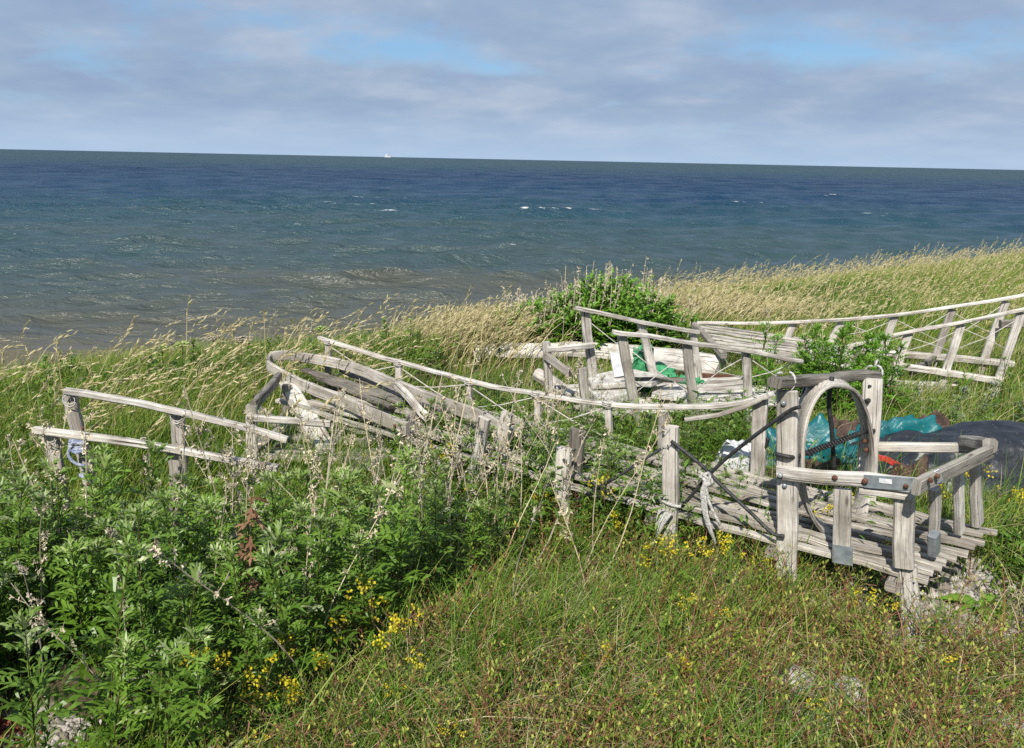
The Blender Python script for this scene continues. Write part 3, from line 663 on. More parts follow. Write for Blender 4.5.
MB().bar((-1.26, 3.62, 0.21), (-1.17, 3.98, 0.24), 0.055, 0.02, uD, jit=0.002).build('loose_plank', M['wood_dark'], Cs)
for y in (3.62, 4.34): MB().bar((-1.3, y, 0.03), (-0.55, y, 0.03), 0.05, 0.05, vD).build('runner', M['wood_dark'], Cs)
for x, y in ((-0.62, 3.62), (-0.62, 4.34)): MB().bar((x, y, 0.05), (x, y, 0.16), 0.045, 0.03, uD).build('corner_post', M['wood_dark'], Cs)

# ------------------------------------------------------------------ SLED F (middle distance, carries boards and a tarp)
Fs = thing('loaded_sled', 'loaded sled in the middle distance carrying pale boards and a green tarp', 'sled', (1.1, 4.85, 0), 'derelict wooden sleds on the shore')
nF0, nF1 = np.array([0.56, 4.42, 0]), np.array([1.78, 4.70, 0]); uF = unit(nF1-nF0); vF = np.array([-uF[1], uF[0], 0])
def fN(x, y, o=0.0): return plane(x, y, nF0+vF*o, vF)
def fF(x, y, o=0.0): return plane(x, y, nF0+vF*(0.62+o), vF)
for (a, b, wd) in (((622, 336), (634, 399), .055), ((687, 343), (693, 399), .055), ((745, 352), (747, 380), .05), ((582, 368), (587, 417), .05)): post(Fs, fN(*a), fN(*b), wd, .03, uF)
for (a, b, wd) in (((585, 311), (592, 368), .06), ((641, 322), (645, 338), .055), ((693, 334), (698, 373), .05)): post(Fs, fF(*a), fF(*b), wd, .03, uF)
MB().sweep(smooth_path([fF(575, 308, -.03), fF(639, 321.5, -.03), fF(699, 332.5, -.03)], 5), 0.031, 0.026, vF, jit=0.0015).build('long_rail', M['wood'], Fs)
MB().sweep(smooth_path([fN(613, 332, -.03), fN(650, 336.5, -.03), fN(687, 343, -.03), fN(745, 350.5, -.03), fN(782, 358, -.03), fN(802, 361, -.03)], 4), 0.03, 0.026, vF, jit=0.0015).build('long_rail', M['wood'], Fs)
oB = fF(546, 342, -0.1)
post(Fs, oB, fF(548, 371, -0.1), .05, .04, uF, name='corner_post')
MB().bar(fF(547, 350, -.14), fF(594, 345, -.05), .036, .03, Z3).build('end_bar', M['wood'], Fs)
MB().bar(fF(545, 355, -.13), fN(570, 374, .3), .05, .03, Z3).build('end_rail', M['wood_dark'], Fs)
ms = MB()
def ptF(t, s, z): return nF0+uF*t+vF*s+Z3*z
for i in range(9):
    s = 0.02+i*0.072; ms.bar(ptF(-0.12+random.uniform(-.05, .05), s, 0.19), ptF(1.25+random.uniform(-.08, .05), s, 0.2), 0.05, 0.018, vF, jit=0.002)
ms.build('slat_deck', M['wood'], Fs)
for t in (0.1, 0.6, 1.1): MB().bar(ptF(t, -.03, .165), ptF(t, .64, .165), .05, .03, uF).build('cross_beam', M['wood_dark'], Fs)
for s in (-.0, .62): MB().bar(ptF(-.25, s, .03), ptF(1.35, s, .03), .05, .05, vF).build('runner', M['wood_dark'], Fs)
ms = MB()
def X(root, p00, p01, p10, p11, r=.003):
    m = MB(); c = (p00+p01+p10+p11)/4-Z3*.012
    for p, q in ((p00, p11), (p01, p10)): m.tube([p, c, q], r, 5)
    m.build('lashing', M['cord'], root)
X(Fs, fN(624, 345), fN(633, 395), fN(688, 352), fN(692, 392)); X(Fs, fN(689, 352), fN(693, 392), fN(745, 357), fN(747, 378))
X(Fs, fF(587, 320), fF(592, 364), fF(641, 330), fF(645, 352)); X(Fs, fN(747, 357), fN(748, 378), fN(796, 362), fN(790, 385))

def slab(name, poly, z, th, mat, label, cat, group=None, wob=0.006):
    """irregular flat board from pixel outline at height z"""
    P = [atz(x, y, z) for x, y in poly]; n = len(P)
    mb = MB(); c = np.mean(P, 0); rings = []
    for k, (sc_, dz) in enumerate(((0.985, -th), (1.0, -th*0.8), (1.0, -th*0.15), (0.985, 0))):
        idx = []
        for i in range(n):
            for j in range(4):
                p = P[i]*(1-j/4)+P[(i+1) % n]*j/4
                q = c+(p-c)*sc_; q = q.copy(); q[2] = z+dz+wob*math.sin(9*q[0]+7*q[1])
                idx.append(len(mb.v)); mb.v.append(q+np.array([math.sin(31*i+7*j), math.cos(17*i+5*j), 0])*wob*0.5)
        rings.append(idx)
    mN = n*4
    for k in range(3):
        for i in range(mN):
            j = (i+1) % mN; mb.f.append((rings[k][i], rings[k][j], rings[k+1][j], rings[k+1][i])); mb.uv += [(i*.05, k*.02)]*4; mb.smooth.append(False)
    mb.f.append(tuple(rings[3])); mb.uv += [(mb.v[i][0], mb.v[i][1]) for i in rings[3]]; mb.smooth.append(False)
    mb.f.append(tuple(rings[0][::-1])); mb.uv += [(0, 0)]*mN; mb.smooth.append(False)
    return solo(name, mb, M[mat], label, cat, group)
G_b = 'boards lying on the loaded sled'
slab('board', [(588, 377), (628, 367), (668, 375), (652, 383), (592, 384)], 0.315, 0.03, 'board', 'topmost pale board on the loaded sled, under its near rail', 'board', G_b)
slab('board', [(588, 388), (634, 383), (630, 393), (606, 398), (598, 396)], 0.275, 0.045, 'board', 'short thick pale board at the left end of the sled load', 'board', G_b)
slab('board', [(652, 386), (676, 382), (687, 393), (680, 398), (652, 396)], 0.245, 0.02, 'board', 'flat pale board at the right end of the sled load', 'board', G_b)
MB_ = MB().bar(atz(628, 379, .33), atz(684, 380, .30), .03, .012, Z3)
solo('plank', MB_, M['wood_dark'], 'narrow dark plank lying on edge across the sled load', 'plank')
lg = MB().sweep([atz(589, 381, .29), atz(600, 388, .27), atz(605, 398, .24)], 0.05, 0.05, Z3, 0.5, 0.003, 0.05)
solo('log', lg, M['brownleaf'] if False else M['wood_dark'], 'short bark-covered log poking out left of the sled load', 'log')
pl = MB().bar(aty(617, 352, 4.85), aty(622, 376, 4.8), .10, .02, uF)
solo('plank', pl, M['plastic'], 'pale upright plank leaning beside the green tarp', 'plank')
lg = MB().sweep([atz(538, 374, .10), atz(556, 386, .06), atz(568, 398, .05)], [0.10, 0.11, 0.08], [0.09, 0.1, 0.08], Z3, 0.5, 0.004, 0.06)
solo('log', lg, M['wood'], 'grey driftwood log in the grass left of the loaded sled', 'log')
rp = MB().bar(atz(702, 379, .16), atz(738, 381, .16), .07, .015, Z3, jit=.003)
solo('metal_strip', rp, M['rust'], 'rust brown metal strip lying right of the white board', 'metal strip')

# crumpled cloth: closed lump with folds
def crumple(name, c, rad, mat, label, cat, seed=0, amp=0.16, rot=0.0, nu=72, nv=34, power=0.75, folds=3, zmin=0.0, flat_noise=1.0):
    rg = np.random.default_rng(seed)
    th = np.linspace(0.001, math.pi*0.62, nv); ph = np.linspace(0, 2*math.pi, nu, endpoint=False)
    TH, PH = np.meshgrid(th, ph, indexing='ij')
    def sp(a, p): return np.sign(a)*np.abs(a)**p
    d = np.stack([np.sin(TH)*np.cos(PH), np.sin(TH)*np.sin(PH), np.cos(TH)], -1)
    x = sp(d[..., 0], power); y = sp(d[..., 1], power); z = sp(d[..., 2], power)
    f = np.zeros_like(x)
    for i in range(26):
        k = rg.normal(0, 1, 3)*np.array([0.35, 1.5, 1.0] if i % 4 else [1, 1, 1]); k = k/np.linalg.norm(k)*rg.uniform(2.5, 15); p = rg.random()*6.28
        v_ = np.sin(d @ k+p); f += (1-np.abs(v_)*2)*(3.5/np.linalg.norm(k))*0.5
    f = f/np.std(f)
    s = 1+amp*f*0.5
    X = rad[0]*x*s; Y = rad[1]*y*s; Zz = rad[2]*z*(1+amp*f*0.6*flat_noise)
    cr, sr = math.cos(rot), math.sin(rot)
    XX = X*cr-Y*sr; YY = X*sr+Y*cr
    V = np.stack([XX, YY, np.maximum(Zz, zmin-c[2]*0+(-0.08))], -1).reshape(-1, 3)
    i = (np.arange(nv-1)[:, None]*nu+np.arange(nu)[None]); j = (np.arange(nv-1)[:, None]*nu+(np.arange(nu)[None]+1) % nu)
    Q = np.stack([i, i+nu, j+nu, j], -1).reshape(-1, 4)
    me = raw_mesh(name, V, Q, [M[mat]], smooth=True)
    o = bpy.data.objects.new(name, me); COL.objects.link(o); o.location = tuple(c)
    return tag(o, label, cat)
crumple('tarpaulin', atz(643, 365, 0.26), (0.085, 0.075, 0.17), 'tarp_green', 'bunched green tarp standing up behind the pale boards', 'tarp', 3, 0.22)
crumple('tarpaulin', atz(660, 376, 0.19), (0.13, 0.13, 0.06), 'tarp_green', 'low green tarp fold spilling behind the white board', 'tarp', 4, 0.3)
crumple('tarpaulin', atz(690, 384, 0.19), (0.12, 0.10, 0.05), 'tarp_green', 'flat green tarp end lying right of the white board', 'tarp', 5, 0.3)
crumple('tarpaulin', atz(641, 392, 0.19), (0.08, 0.08, 0.07), 'tarp_green', 'small green tarp bunch under the near rail post of the loaded sled', 'tarp', 6, 0.3)
# heap beside sled A
crumple('tarpaulin', (2.56, 3.80, -0.02), (0.98, 0.46, 0.40), 'tarp_black', 'large black tarpaulin heap beside the boxed sled end', 'tarp', 8, 0.075, -0.10, 150, 70, 1.0)
crumple('tarpaulin', (2.10, 3.84, 0.0), (0.36, 0.30, 0.34), 'tarp_black', 'smaller creased black sheet in front of the large black heap', 'tarp', 18, 0.13, 0.2, 120, 50, 0.85)
crumple('tarpaulin', (2.08, 4.08, 0.0), (0.30, 0.22, 0.38), 'tarp_teal', 'shiny teal tarp on top of the heap, right of the arch', 'tarp', 9, 0.17, 0.1, 110, 50, 0.8)
crumple('tarpaulin', (1.54, 3.93, 0.0), (0.33, 0.26, 0.35), 'tarp_teal', 'shiny teal tarp seen through the wooden oval arch', 'tarp', 10, 0.25, -0.15, 110, 50, 0.8)
crumple('canvas', (1.44, 3.66, 0.0), (0.26, 0.14, 0.24), 'tarp_brown', 'dull brown canvas low in front of the teal tarp by the arch', 'canvas', 12, 0.22, 0.3)
crumple('canvas', (1.86, 4.18, 0.0), (0.18, 0.14, 0.26), 'tarp_brown', 'dull brown canvas peeking out between the two teal tarps', 'canvas', 13, 0.22, 0.3)
crumple('canvas', (1.87, 3.56, 0.0), (0.2, 0.12, 0.27), 'tarp_brown', 'dull brown canvas beside the red plastic strip', 'canvas', 14, 0.22, 0.2)
crumple('canvas', (2.38, 4.30, 0.0), (0.13, 0.10, 0.29), 'tarp_brown', 'brown canvas edge behind the right teal tarp', 'canvas', 15, 0.22, 0.2)
rs = MB().sweep(smooth_path([atz(872, 457, .30), atz(885, 459, .305), atz(898, 465, .27)], 4), .026, .008, Z3, jit=.001)
solo('plastic_strip', rs, M['red'], 'bright red plastic strip lying on brown canvas by the sled box', 'strip')
crumple('plastic_sheet', (1.14, 3.74, 0.0), (0.17, 0.13, 0.29), 'plastic', 'crumpled white plastic sheet behind the far post of the front sled', 'plastic sheet', 16, 0.11, 0.4, 90, 44, 0.8)

# weathered trunk behind the loaded sled
tr = MB().sweep(smooth_path([atz(474, 355, .06), atz(540, 353, .08), atz(600, 353, .09), atz(660, 360, .11), atz(722, 371, .12)], 4), [.16, .17, .18, .22, .22], [.15, .16, .18, .24, .22], Z3, 0.42, 0.006, 0.1)
solo('driftwood_trunk', tr, M['wood'], 'long pale grey driftwood trunk lying behind the loaded sled', 'trunk')
crumple('rock', atz(716, 378, .0), (0.22, 0.16, 0.14), 'stone', 'round grey rock at the right end of the driftwood trunk', 'rock', 21, 0.10)

# ------------------------------------------------------------------ SLED E (right, back)
Es = thing('open_sled', 'sled at right with splayed leaning posts and upswept slatted front', 'sled', (2.8, 5.8, 0), 'derelict wooden sleds on the shore')
e0, e1 = np.array([2.3, 5.62, 0]), np.array([3.8, 5.42, 0]); uE = unit(e1-e0); vE = np.array([-uE[1], uE[0], 0])
def eNn(x, y, o=0.0): return plane(x, y, e0+vE*o, vE)
def eFf(x, y, o=0.0): return plane(x, y, e0+vE*(0.55+o), vE)
def lean_post(root, top, low, a, b, side): return MB().bar(top, low, a, b, side).build('side_post', M['wood'], root)
for a, b in (((909, 333), (892, 379)), ((961, 324), (945, 376)), ((1021, 312), (1006, 358)), ((860, 343), (846, 372))): post(Es, eNn(*a), eNn(*b), .055, .03, uE, z=0.05)
for a, b in (((895, 316), (883, 347)), ((952, 309), (934, 360)), ((1006, 301), (992, 339)), ((843, 321), (834, 336)), ((794, 323), (787, 340))): post(Es, eFf(*a), eFf(*b), .055, .03, uE, z=0.05)
MB().sweep(smooth_path([eFf(x, y, -.03) for x, y in ((697, 323), (745, 323.5), (795, 322), (845, 319.5), (895, 315), (952, 307), (1006, 298.5), (1040, 292), (1075, 285))], 3), .028, .024, vE, jit=.001).build('long_rail', M['wood_pale'], Es)
MB().sweep(smooth_path([eNn(x, y, -.03) for x, y in ((838, 349), (868, 342), (909, 332), (961, 322.5), (1021, 310), (1050, 304), (1085, 297))], 3), .028, .024, vE, jit=.001).build('long_rail', M['wood_pale'], Es)
ms = MB()
for i in range(8):
    f = i/7; left = (697+26*f, 323+27*f)
    y0 = 6.27-0.60*f
    pl_ = [aty(left[0], left[1], y0), aty(745+14*f, 331+23*f, y0-0.03), aty(800+6*f, 338+20*f, y0-0.06), aty(850, 350+17*f, y0-0.08)]
    ms.sweep(smooth_path(pl_, 4), .044, .013, vE, jit=.002)
ms.build('slat_deck', M['wood'], Es)
MB().bar(aty(695, 321, 6.29)-Z3*.03, aty(724, 351, 5.64)-Z3*.03, .05, .05, uE, jit=.004).build('front_beam', M['wood_dark'], Es)
MB().bar(eFf(840, 349), eFf(1012, 364), .05, .07, Z3).build('side_beam', M['wood'], Es)
MB().bar(eNn(893, 366, -.02), eNn(1000, 381, -.02), .05, .05, Z3).build('side_beam', M['wood'], Es)
MB().bar(eNn(893, 383, .03), eNn(958, 384, .03), .035, .03, Z3).build('runner', M['wood'], Es)
MB().bar(eNn(890, 389, -.03), eNn(950, 391, -.03), .05, .04, Z3).build('runner', M['wood_dark'], Es)
MB().bar(eFf(1000, 324, -.1), eFf(1050, 322, -.1), .06, .05, Z3).build('cross_beam', M['wood_dark'], Es)
MB().bar(eNn(911, 372, .0), eFf(935, 358, 0), .05, .03, Z3).build('cross_beam', M['wood_dark'], Es)
X(Es, eNn(909, 337), eNn(903, 352), eNn(961, 329), eNn(950, 351)); X(Es, eNn(961, 328), eNn(954, 350), eNn(1020, 318), eNn(1008, 350))
X(Es, eFf(845, 323), eFf(840, 336), eFf(895, 320), eFf(885, 340)); X(Es, eFf(896, 320), eFf(888, 342), eFf(951, 312), eFf(940, 342)); X(Es, eFf(953, 312), eFf(945, 342), eFf(1004, 304), eFf(995, 335))

# ------------------------------------------------------------------ stones
def stone(px, z, r, label, seed, flat=(1, 1, .7), kind='stone', box=False):
    c = atz(px[0], px[1], z); mb = MB(); random.seed(seed)
    if box:
        a = 0.55; mb.bar(c+np.array([-r, -.3*r, .0]), c+np.array([r, .3*r, .01]), r*1.25, r*1.0, Z3, jit=r*.05, sub=r*.6)
    else: mb.ico(c, r, flat, 0.11)
    return solo(kind, mb, M['stone'], label, 'stone')
stone((928, 652), .03, .034, 'small square pale stone block below the corner leg of the front sled', 1, box=True)
stone((985, 577), .03, .045, 'grey stone in the gravel right of the sled end', 2)
stone((797, 683), .035, .062, 'rounded grey stone half hidden in grass, bottom centre right', 3)
stone((850, 690), .035, .058, 'mottled grey stone in the flowering weeds at bottom right', 4)
stone((283, 657), .02, .03, 'little pale stone half hidden beneath the mugwort thicket', 5)
stone((604, 549), .04, .03, 'small pale stone in grass below the black cables', 6)
stone((724, 585), .04, .075, 'pinkish grey stone in grass below the frayed rope', 7)
stone((962,588), .012, 0.028, 'pale flat stone close under the deck corner on the gravel', 60, (1.2, .9, .55))
stone((1000,600), .012, 0.022, 'small grey stone on the gravel at the right picture edge', 61, (1.2, .9, .55))
stone((918,606), .012, 0.024, 'small stone right beside the foot of the corner leg', 62, (1.2, .9, .55))
stone((950,632), .012, 0.02, 'small pale stone in the gravel just right of the square block', 63, (1.2, .9, .55))
stone((978,640), .012, 0.026, 'roundish grey stone in the gravel below the dock rosette', 64, (1.2, .9, .55))
stone((1008,722), .012, 0.03, 'pale stone lying on the bare sand in the bottom right corner', 65, (1.2, .9, .55))
stone((985,742), .012, 0.022, 'small grey stone at the bottom edge in the right corner', 66, (1.2, .9, .55))
for k, (x, y, r) in enumerate(((212, 377, .2), (150, 378, .14), (330, 374, .16), (405, 366, .12), (265, 375, .12))):
    c = atz(x, y+2, -0.95); c[2] = gz(c[0], c[1])+r*.3; mb = MB(); random.seed(40+k); mb.ico(c, r, (1.3, 1, .7), .1)
    solo('beach_stone', mb, M['stone'], 'pale stone on the narrow beach behind the left grass', 'stone', 'stones on the beach')
random.seed(99)
def pebbles(n, fx, fy, rmin, rmax, name, label, seed, keep=None, mats=None):
    rg = np.random.default_rng(seed); Vs = []; Qs = []; k = 0
    nu, nv = 6, 4; th = np.linspace(0.01, math.pi-.01, nv); ph = np.linspace(0, 2*math.pi, nu, endpoint=False)
    TH, PH = np.meshgrid(th, ph, indexing='ij'); S = np.stack([np.sin(TH)*np.cos(PH), np.sin(TH)*np.sin(PH), np.cos(TH)], -1).reshape(-1, 3)
    i = (np.arange(nv-1)[:, None]*nu+np.arange(nu)[None]); j = (np.arange(nv-1)[:, None]*nu+(np.arange(nu)[None]+1) % nu)
    Q0 = np.stack([i, i+nu, j+nu, j], -1).reshape(-1, 4); T = []
    while k < n:
        x, y = rg.uniform(*fx), rg.uniform(*fy)
        if keep and rg.random() > keep(x, y): continue
        r = rmin*(rmax/rmin)**(rg.random()**2.2)
        v = S*(r*np.array([rg.uniform(.8, 1.3), rg.uniform(.7, 1.1), rg.uniform(.5, .8)]))*(1+.15*rg.normal(size=(len(S), 1)))
        a = rg.random()*6.28; v = v @ np.array([[math.cos(a), math.sin(a), 0], [-math.sin(a), math.cos(a), 0], [0, 0, 1]])
        Vs.append(v+np.array([x, y, float(gz(x, y))+r*.25])); Qs.append(Q0+k*len(S)); T.append(np.full(len(S), rg.random())); k += 1
    me = raw_mesh(name, np.concatenate(Vs), np.concatenate(Qs), [mats], tint=np.concatenate(T), smooth=True)
    o = bpy.data.objects.new(name, me); COL.objects.link(o); return tag(o, label, 'gravel', kind='stuff')
M['peb'] = leaf_mat('pebble', [(0, (0.11, 0.10, 0.09)), (0.5, (0.23, 0.205, 0.175)), (1, (0.40, 0.37, 0.33))], 0.0, 0.9, 0.2, 0.0)
M['redpeb'] = leaf_mat('red_gravel', [(0, (0.05, 0.015, 0.01)), (0.6, (0.12, 0.035, 0.022)), (1, (0.2, 0.07, 0.05))], 0.0, 0.9, 0.2, 0.0)
pebbles(5600, (0.3, 2.6), (1.5, 3.2), .003, .026, 'gravel', 'grey and buff gravel around the weeds at bottom right', 1, lambda x, y: max(.05, float(bare_at(x, y))), M['peb'])
_pc = atz(60, 738, 0); _rc = atz(5, 740, 0)
pebbles(420, (_pc[0]-.13, _pc[0]+.10), (_pc[1]-.08, _pc[1]+.10), .004, .016, 'gravel', 'pale pebbles in the bottom left corner', 2, None, M['peb'])
pebbles(1800, (_rc[0]-.3, _rc[0]+.10), (_rc[1]-.2, _rc[1]+.1), .004, .012, 'red_gravel', 'red brown gravel in the extreme bottom left corner', 3, lambda x, y: 1.0 if np.hypot(x-_rc[0]+.1, y-_rc[1]+.05) < .2 else .0, M['redpeb'])

# ship on the horizon
pd = ray(388, 155.2); pd = pd/pd[1]; sy = 5200.0; b = CAM+pd*sy; b[2] = WATER_Z
sh = thing('ship', 'tiny white ship far out on the horizon', 'ship', b)
def hullmesh(x0, x1, z0, z1, wd, rake, name, mat):
    V = [(x0, -wd, z0), (x1-rake, -wd, z0), (x1-rake, wd, z0), (x0, wd, z0), (x0-rake*.3, -wd*1.1, z1), (x1-rake*.4, -wd*1.1, z1), (x1, 0, z1), (x1-rake*.4, wd*1.1, z1), (x0-rake*.3, wd*1.1, z1)]
    Fc = [(0, 1, 5, 4), (1, 2, 7, 6, 5), (2, 3, 8, 7), (3, 0, 4, 8), (4, 5, 6, 7, 8), (3, 2, 1, 0)]
    me = bpy.data.meshes.new(name); me.from_pydata(V, [], Fc); me.materials.append(mat); o = bpy.data.objects.new(name, me); COL.objects.link(o); o.parent = sh
hullmesh(-20, 24, -1, 7, 5, 6, 'hull', M['plastic']); hullmesh(-16, 0, 7, 15, 4, 1, 'superstructure', M['plastic']); hullmesh(-9, -6, 15, 24, 1, .3, 'mast', M['plastic'])
# ------------------------------------------------------------------ VEGETATION
def in_poly(x, y, poly):
    x = np.asarray(x); y = np.asarray(y); r = np.zeros(x.shape, bool); n = len(poly)
    for i in range(n):
        x0, y0 = poly[i]; x1, y1 = poly[(i+1) % n]
        c = ((y0 > y) != (y1 > y)) & (x < (x1-x0)*(y-y0)/(y1-y0+1e-12)+x0)
        r ^= c
    return r
KEEP_OUT = [((2.56, 3.80), (0.94, 0.45)), ((2.12, 4.1), (0.4, 0.3)), ((1.5, 3.95), (0.3, 0.25)), ((1.14, 3.72), (.1, .1))]
def clear(x, y):
    k = np.ones(np.shape(x), bool)
    for (cx_, cy_), (rx, ry) in KEEP_OUT: k &= ((x-cx_)/rx)**2+((y-cy_)/ry)**2 > 1
    # board load of the middle sled
    p = np.stack([x-nF0[0], y-nF0[1]], -1); t = p @ uF[:2]; s = p @ vF[:2]
    k &= ~((t > -0.05) & (t < 0.95) & (s > 0.05) & (s < 0.6))
    return k
def sledA_ts(x, y):
    p = np.stack([np.asarray(x)-OA[0], np.asarray(y)-OA[1]], -1); return p @ uA[:2], p @ vA[:2]
def sample(n, fx, fy, dens, rg):
    """rejection sampling by a density function in 0..1"""
    X, Y = [], []; c = 0
    while c < n:
        x = rg.uniform(*fx, n*2); y = rg.uniform(*fy, n*2)
        k = (rg.random(n*2) < dens(x, y)) & clear(x, y)
        X.append(x[k]); Y.append(y[k]); c += k.sum()
        if k.sum() == 0: break
    return np.concatenate(X)[:n], np.concatenate(Y)[:n]
WIND = np.array([0.9, 0.35])
def blades(rib, x, y, h, wdt, bend, tint, rg, K=4, wind=0.5, mi=0, curl=None, tintgrad=0.12):
    n = len(x); z = gz(x, y)-0.01
    ang = rg.uniform(0, 2*np.pi, n)
    d = np.stack([np.cos(ang), np.sin(ang)], -1)*(1-wind)*1.15+WIND*wind*rg.uniform(.1, 1.6, (n, 1))
    bd = bend*rg.uniform(.4, 1.5, n)
    s = np.linspace(0, 1, K)
    hor = (h*bd)[:, None]*(s**1.9)[None]
    ver = h[:, None]*(s[None]-0.38*np.clip(bd, 0, 1.4)[:, None]*s[None]**2.6)
    C = np.empty((n, K, 3))
    C[..., 0] = x[:, None]+d[:, :1]*hor; C[..., 1] = y[:, None]+d[:, 1:]*hor; C[..., 2] = z[:, None]+ver
    W = wdt[:, None]*np.interp(s, [0, .3, .75, 1], [.7, 1, .65, .12])[None]
    sa = rg.uniform(0, 2*np.pi, n); S = np.stack([np.cos(sa), np.sin(sa), rg.normal(0, .15, n)], -1)
    T = np.clip(tint[:, None]+(s[None]-.5)*tintgrad, 0, 1)
    rib.add(C, W, S, T, mi); return C
def seedheads(rib, C, rg, m, ln, wd, tint, frac=0.3, mi=0):
    """panicle: m short scales along the last part of each stem"""
    n, K, _ = C.shape
    for i in range(m):
        f = 1-frac*(i/m)*rg.uniform(.8, 1.1, n); q = f*(K-1); a = np.minimum(q.astype(int), K-2); r = (q-a)[:, None]
        idx = np.arange(n); P = C[idx, a]*(1-r)+C[idx, a+1]*r; tg = unit(C[idx, a+1]-C[idx, a])
        e = unit(tg+rg.normal(0, .38, (n, 3))+np.array([.25, .1, 0])); l = ln*rg.uniform(.6, 1.3, n)
        s = np.array([0, .5, 1.0]); Cc = P[:, None]+e[:, None]*(l[:, None]*s[None])[..., None]
        S = unit(np.cross(e, rg.normal(0, 1, (n, 3))))
        rib.add(Cc, wd*np.array([.5, 1, .2])[None], S, np.clip(tint+rg.normal(0, .08, n), 0, 1), mi)

MUG = [(-3.0, 1.35), (-0.75, 1.7), (-0.52, 2.0), (-0.36, 2.35), (-0.12, 2.65), (0.12, 2.95), (0.10, 3.25), (-0.35, 3.35), (-0.75, 3.05), (-1.4, 2.75), (-2.2, 2.9), (-3.2, 3.1)]
def mug_d(x, y): return in_poly(x, y, MUG)
rg = np.random.default_rng(3)

# --- short meadow in front
def dens_front(x, y):
    bare = bare_at(x, y)
    cn_ = np.hypot(x-_pc[0]+.06, y-_pc[1]+.02) < .17
    d = (0.45+0.55*np.clip(.5+vnoise(x, y, 2.2, 4), 0, 1))*(1-.93*bare)*np.clip(1.2-.13*(y-1.5), .3, 1)
    t, s = sledA_ts(x, y); on = (t > -0.25) & (t < 3.2) & (s > -.02) & (s < .62)
    d = d*np.where(on, .30, 1)*np.where(mug_d(x, y), .35, 1)
    return np.where(cn_, 0, d)
R1 = Rib()
x, y = sample(42000, (-3.2, 3.6), (1.35, 4.2), dens_front, rg)
patch = vnoise(x, y, 1.7, 8); t, s = sledA_ts(x, y); deep = np.clip(s*2, 0, 1)
right = np.clip((x-.7)*.9, 0, 1)*np.clip((2.9-y)*1.5, 0, 1)
h = (0.14+0.12*rg.random(len(x))+0.07*patch+.10*np.clip((y-2.7), 0, 1))*(1-.45*right)
h *= np.where(rg.random(len(x)) < .12, 1.7, 1)
blades(R1, x, y, h, rg.uniform(.0022, .0048, len(x)), .55, np.clip(.39+.17*patch+rg.normal(0, .14, len(x))+.08*right, 0, .72), rg)
# dry blades through it
x, y = sample(19000, (-1.0, 3.2), (1.4, 3.4), dens_front, rg)
blades(R1, x, y, rg.uniform(.08, .3, len(x)), rg.uniform(.0018, .0034, len(x)), 1.0, rg.uniform(.76, 1.0, len(x)), rg, 5, .25)
x, y = sample(19000, (-.9, 3.0), (1.4, 3.2), lambda x, y: dens_front(x, y)*np.clip(vnoise(x, y, 3.3, 31)*1.6-.15, 0.02, 1), rg)
blades(R1, x, y, rg.uniform(.03, .11, len(x)), rg.uniform(.002, .004, len(x)), 2.0, rg.uniform(.74, .95, len(x)), rg, 4, .1)
tx, ty = sample(85, (-.6, 2.2), (1.45, 3.1), lambda x, y: np.where(mug_d(x, y) | (sledA_ts(x, y)[1] > -.03), 0, 1)*(1-bare_at(x, y)), rg)
for a_, b_ in zip(tx, ty):
    m = rg.integers(25, 60); q = rg.normal(0, .028, (m, 2)); blades(R1, a_+q[:, 0], b_+q[:, 1], rg.uniform(.16, .34, m), rg.uniform(.003, .006, m), .7, np.clip(rg.normal(.36+rg.normal(0, .07), .10, m), 0, .8), rg, 5, .12)
o = R1.obj('meadow_grass', [M['grass']]); tag(o, 'short green meadow grass mixed with straw in the foreground', 'grass', kind='stuff')

# --- grass between the sleds
def dens_mid(x, y):
    d = .35+.65*np.clip(.55+vnoise(x, y, 1.1, 6), 0, 1)
    t, s = sledA_ts(x, y); on = (t > -.2) & (t < 3.3) & (s > -.05) & (s < .64)
    d = d*np.where(on, .25, 1)*np.clip(1.3-edge_d(x, y)*.35, 0, 1)
    c = (y > 3.6) & (y < 4.4) & (x > -1.3) & (x < -.5)
    return d*np.where(c, .12, 1)*np.where(mug_d(x, y), .3, 1)
R2 = Rib()
x, y = sample(62000, (-4.6, 5.4), (2.9, 6.6), dens_mid, rg)
pt = vnoise(x, y, .9, 2); hh = (.17+.12*rg.random(len(x))+.05*pt)*np.where(x < -.9, 1.25, 1)*np.where((x > -.9) & (x < 1.5) & (y > 4.3), .5, 1)
blades(R2, x, y, hh, rg.uniform(.0035, .0068, len(x)), .6, np.clip(.42+.14*pt+.07*(x < -.6)+rg.normal(0, .14, len(x)), 0, .85), rg, 4, .5)
x, y = sample(11000, (-4.6, 5.4), (3.0, 6.6), dens_mid, rg)
blades(R2, x, y, rg.uniform(.2, .46, len(x))*np.where((x > -.9) & (x < 1.5) & (y > 4.3), .6, 1), rg.uniform(.002, .004, len(x)), 1.0, rg.uniform(.74, .98, len(x)), rg, 5, .55)
o = R2.obj('shore_grass', [M['grass']]); tag(o, 'lush green grass between and around the old sleds', 'grass', kind='stuff')

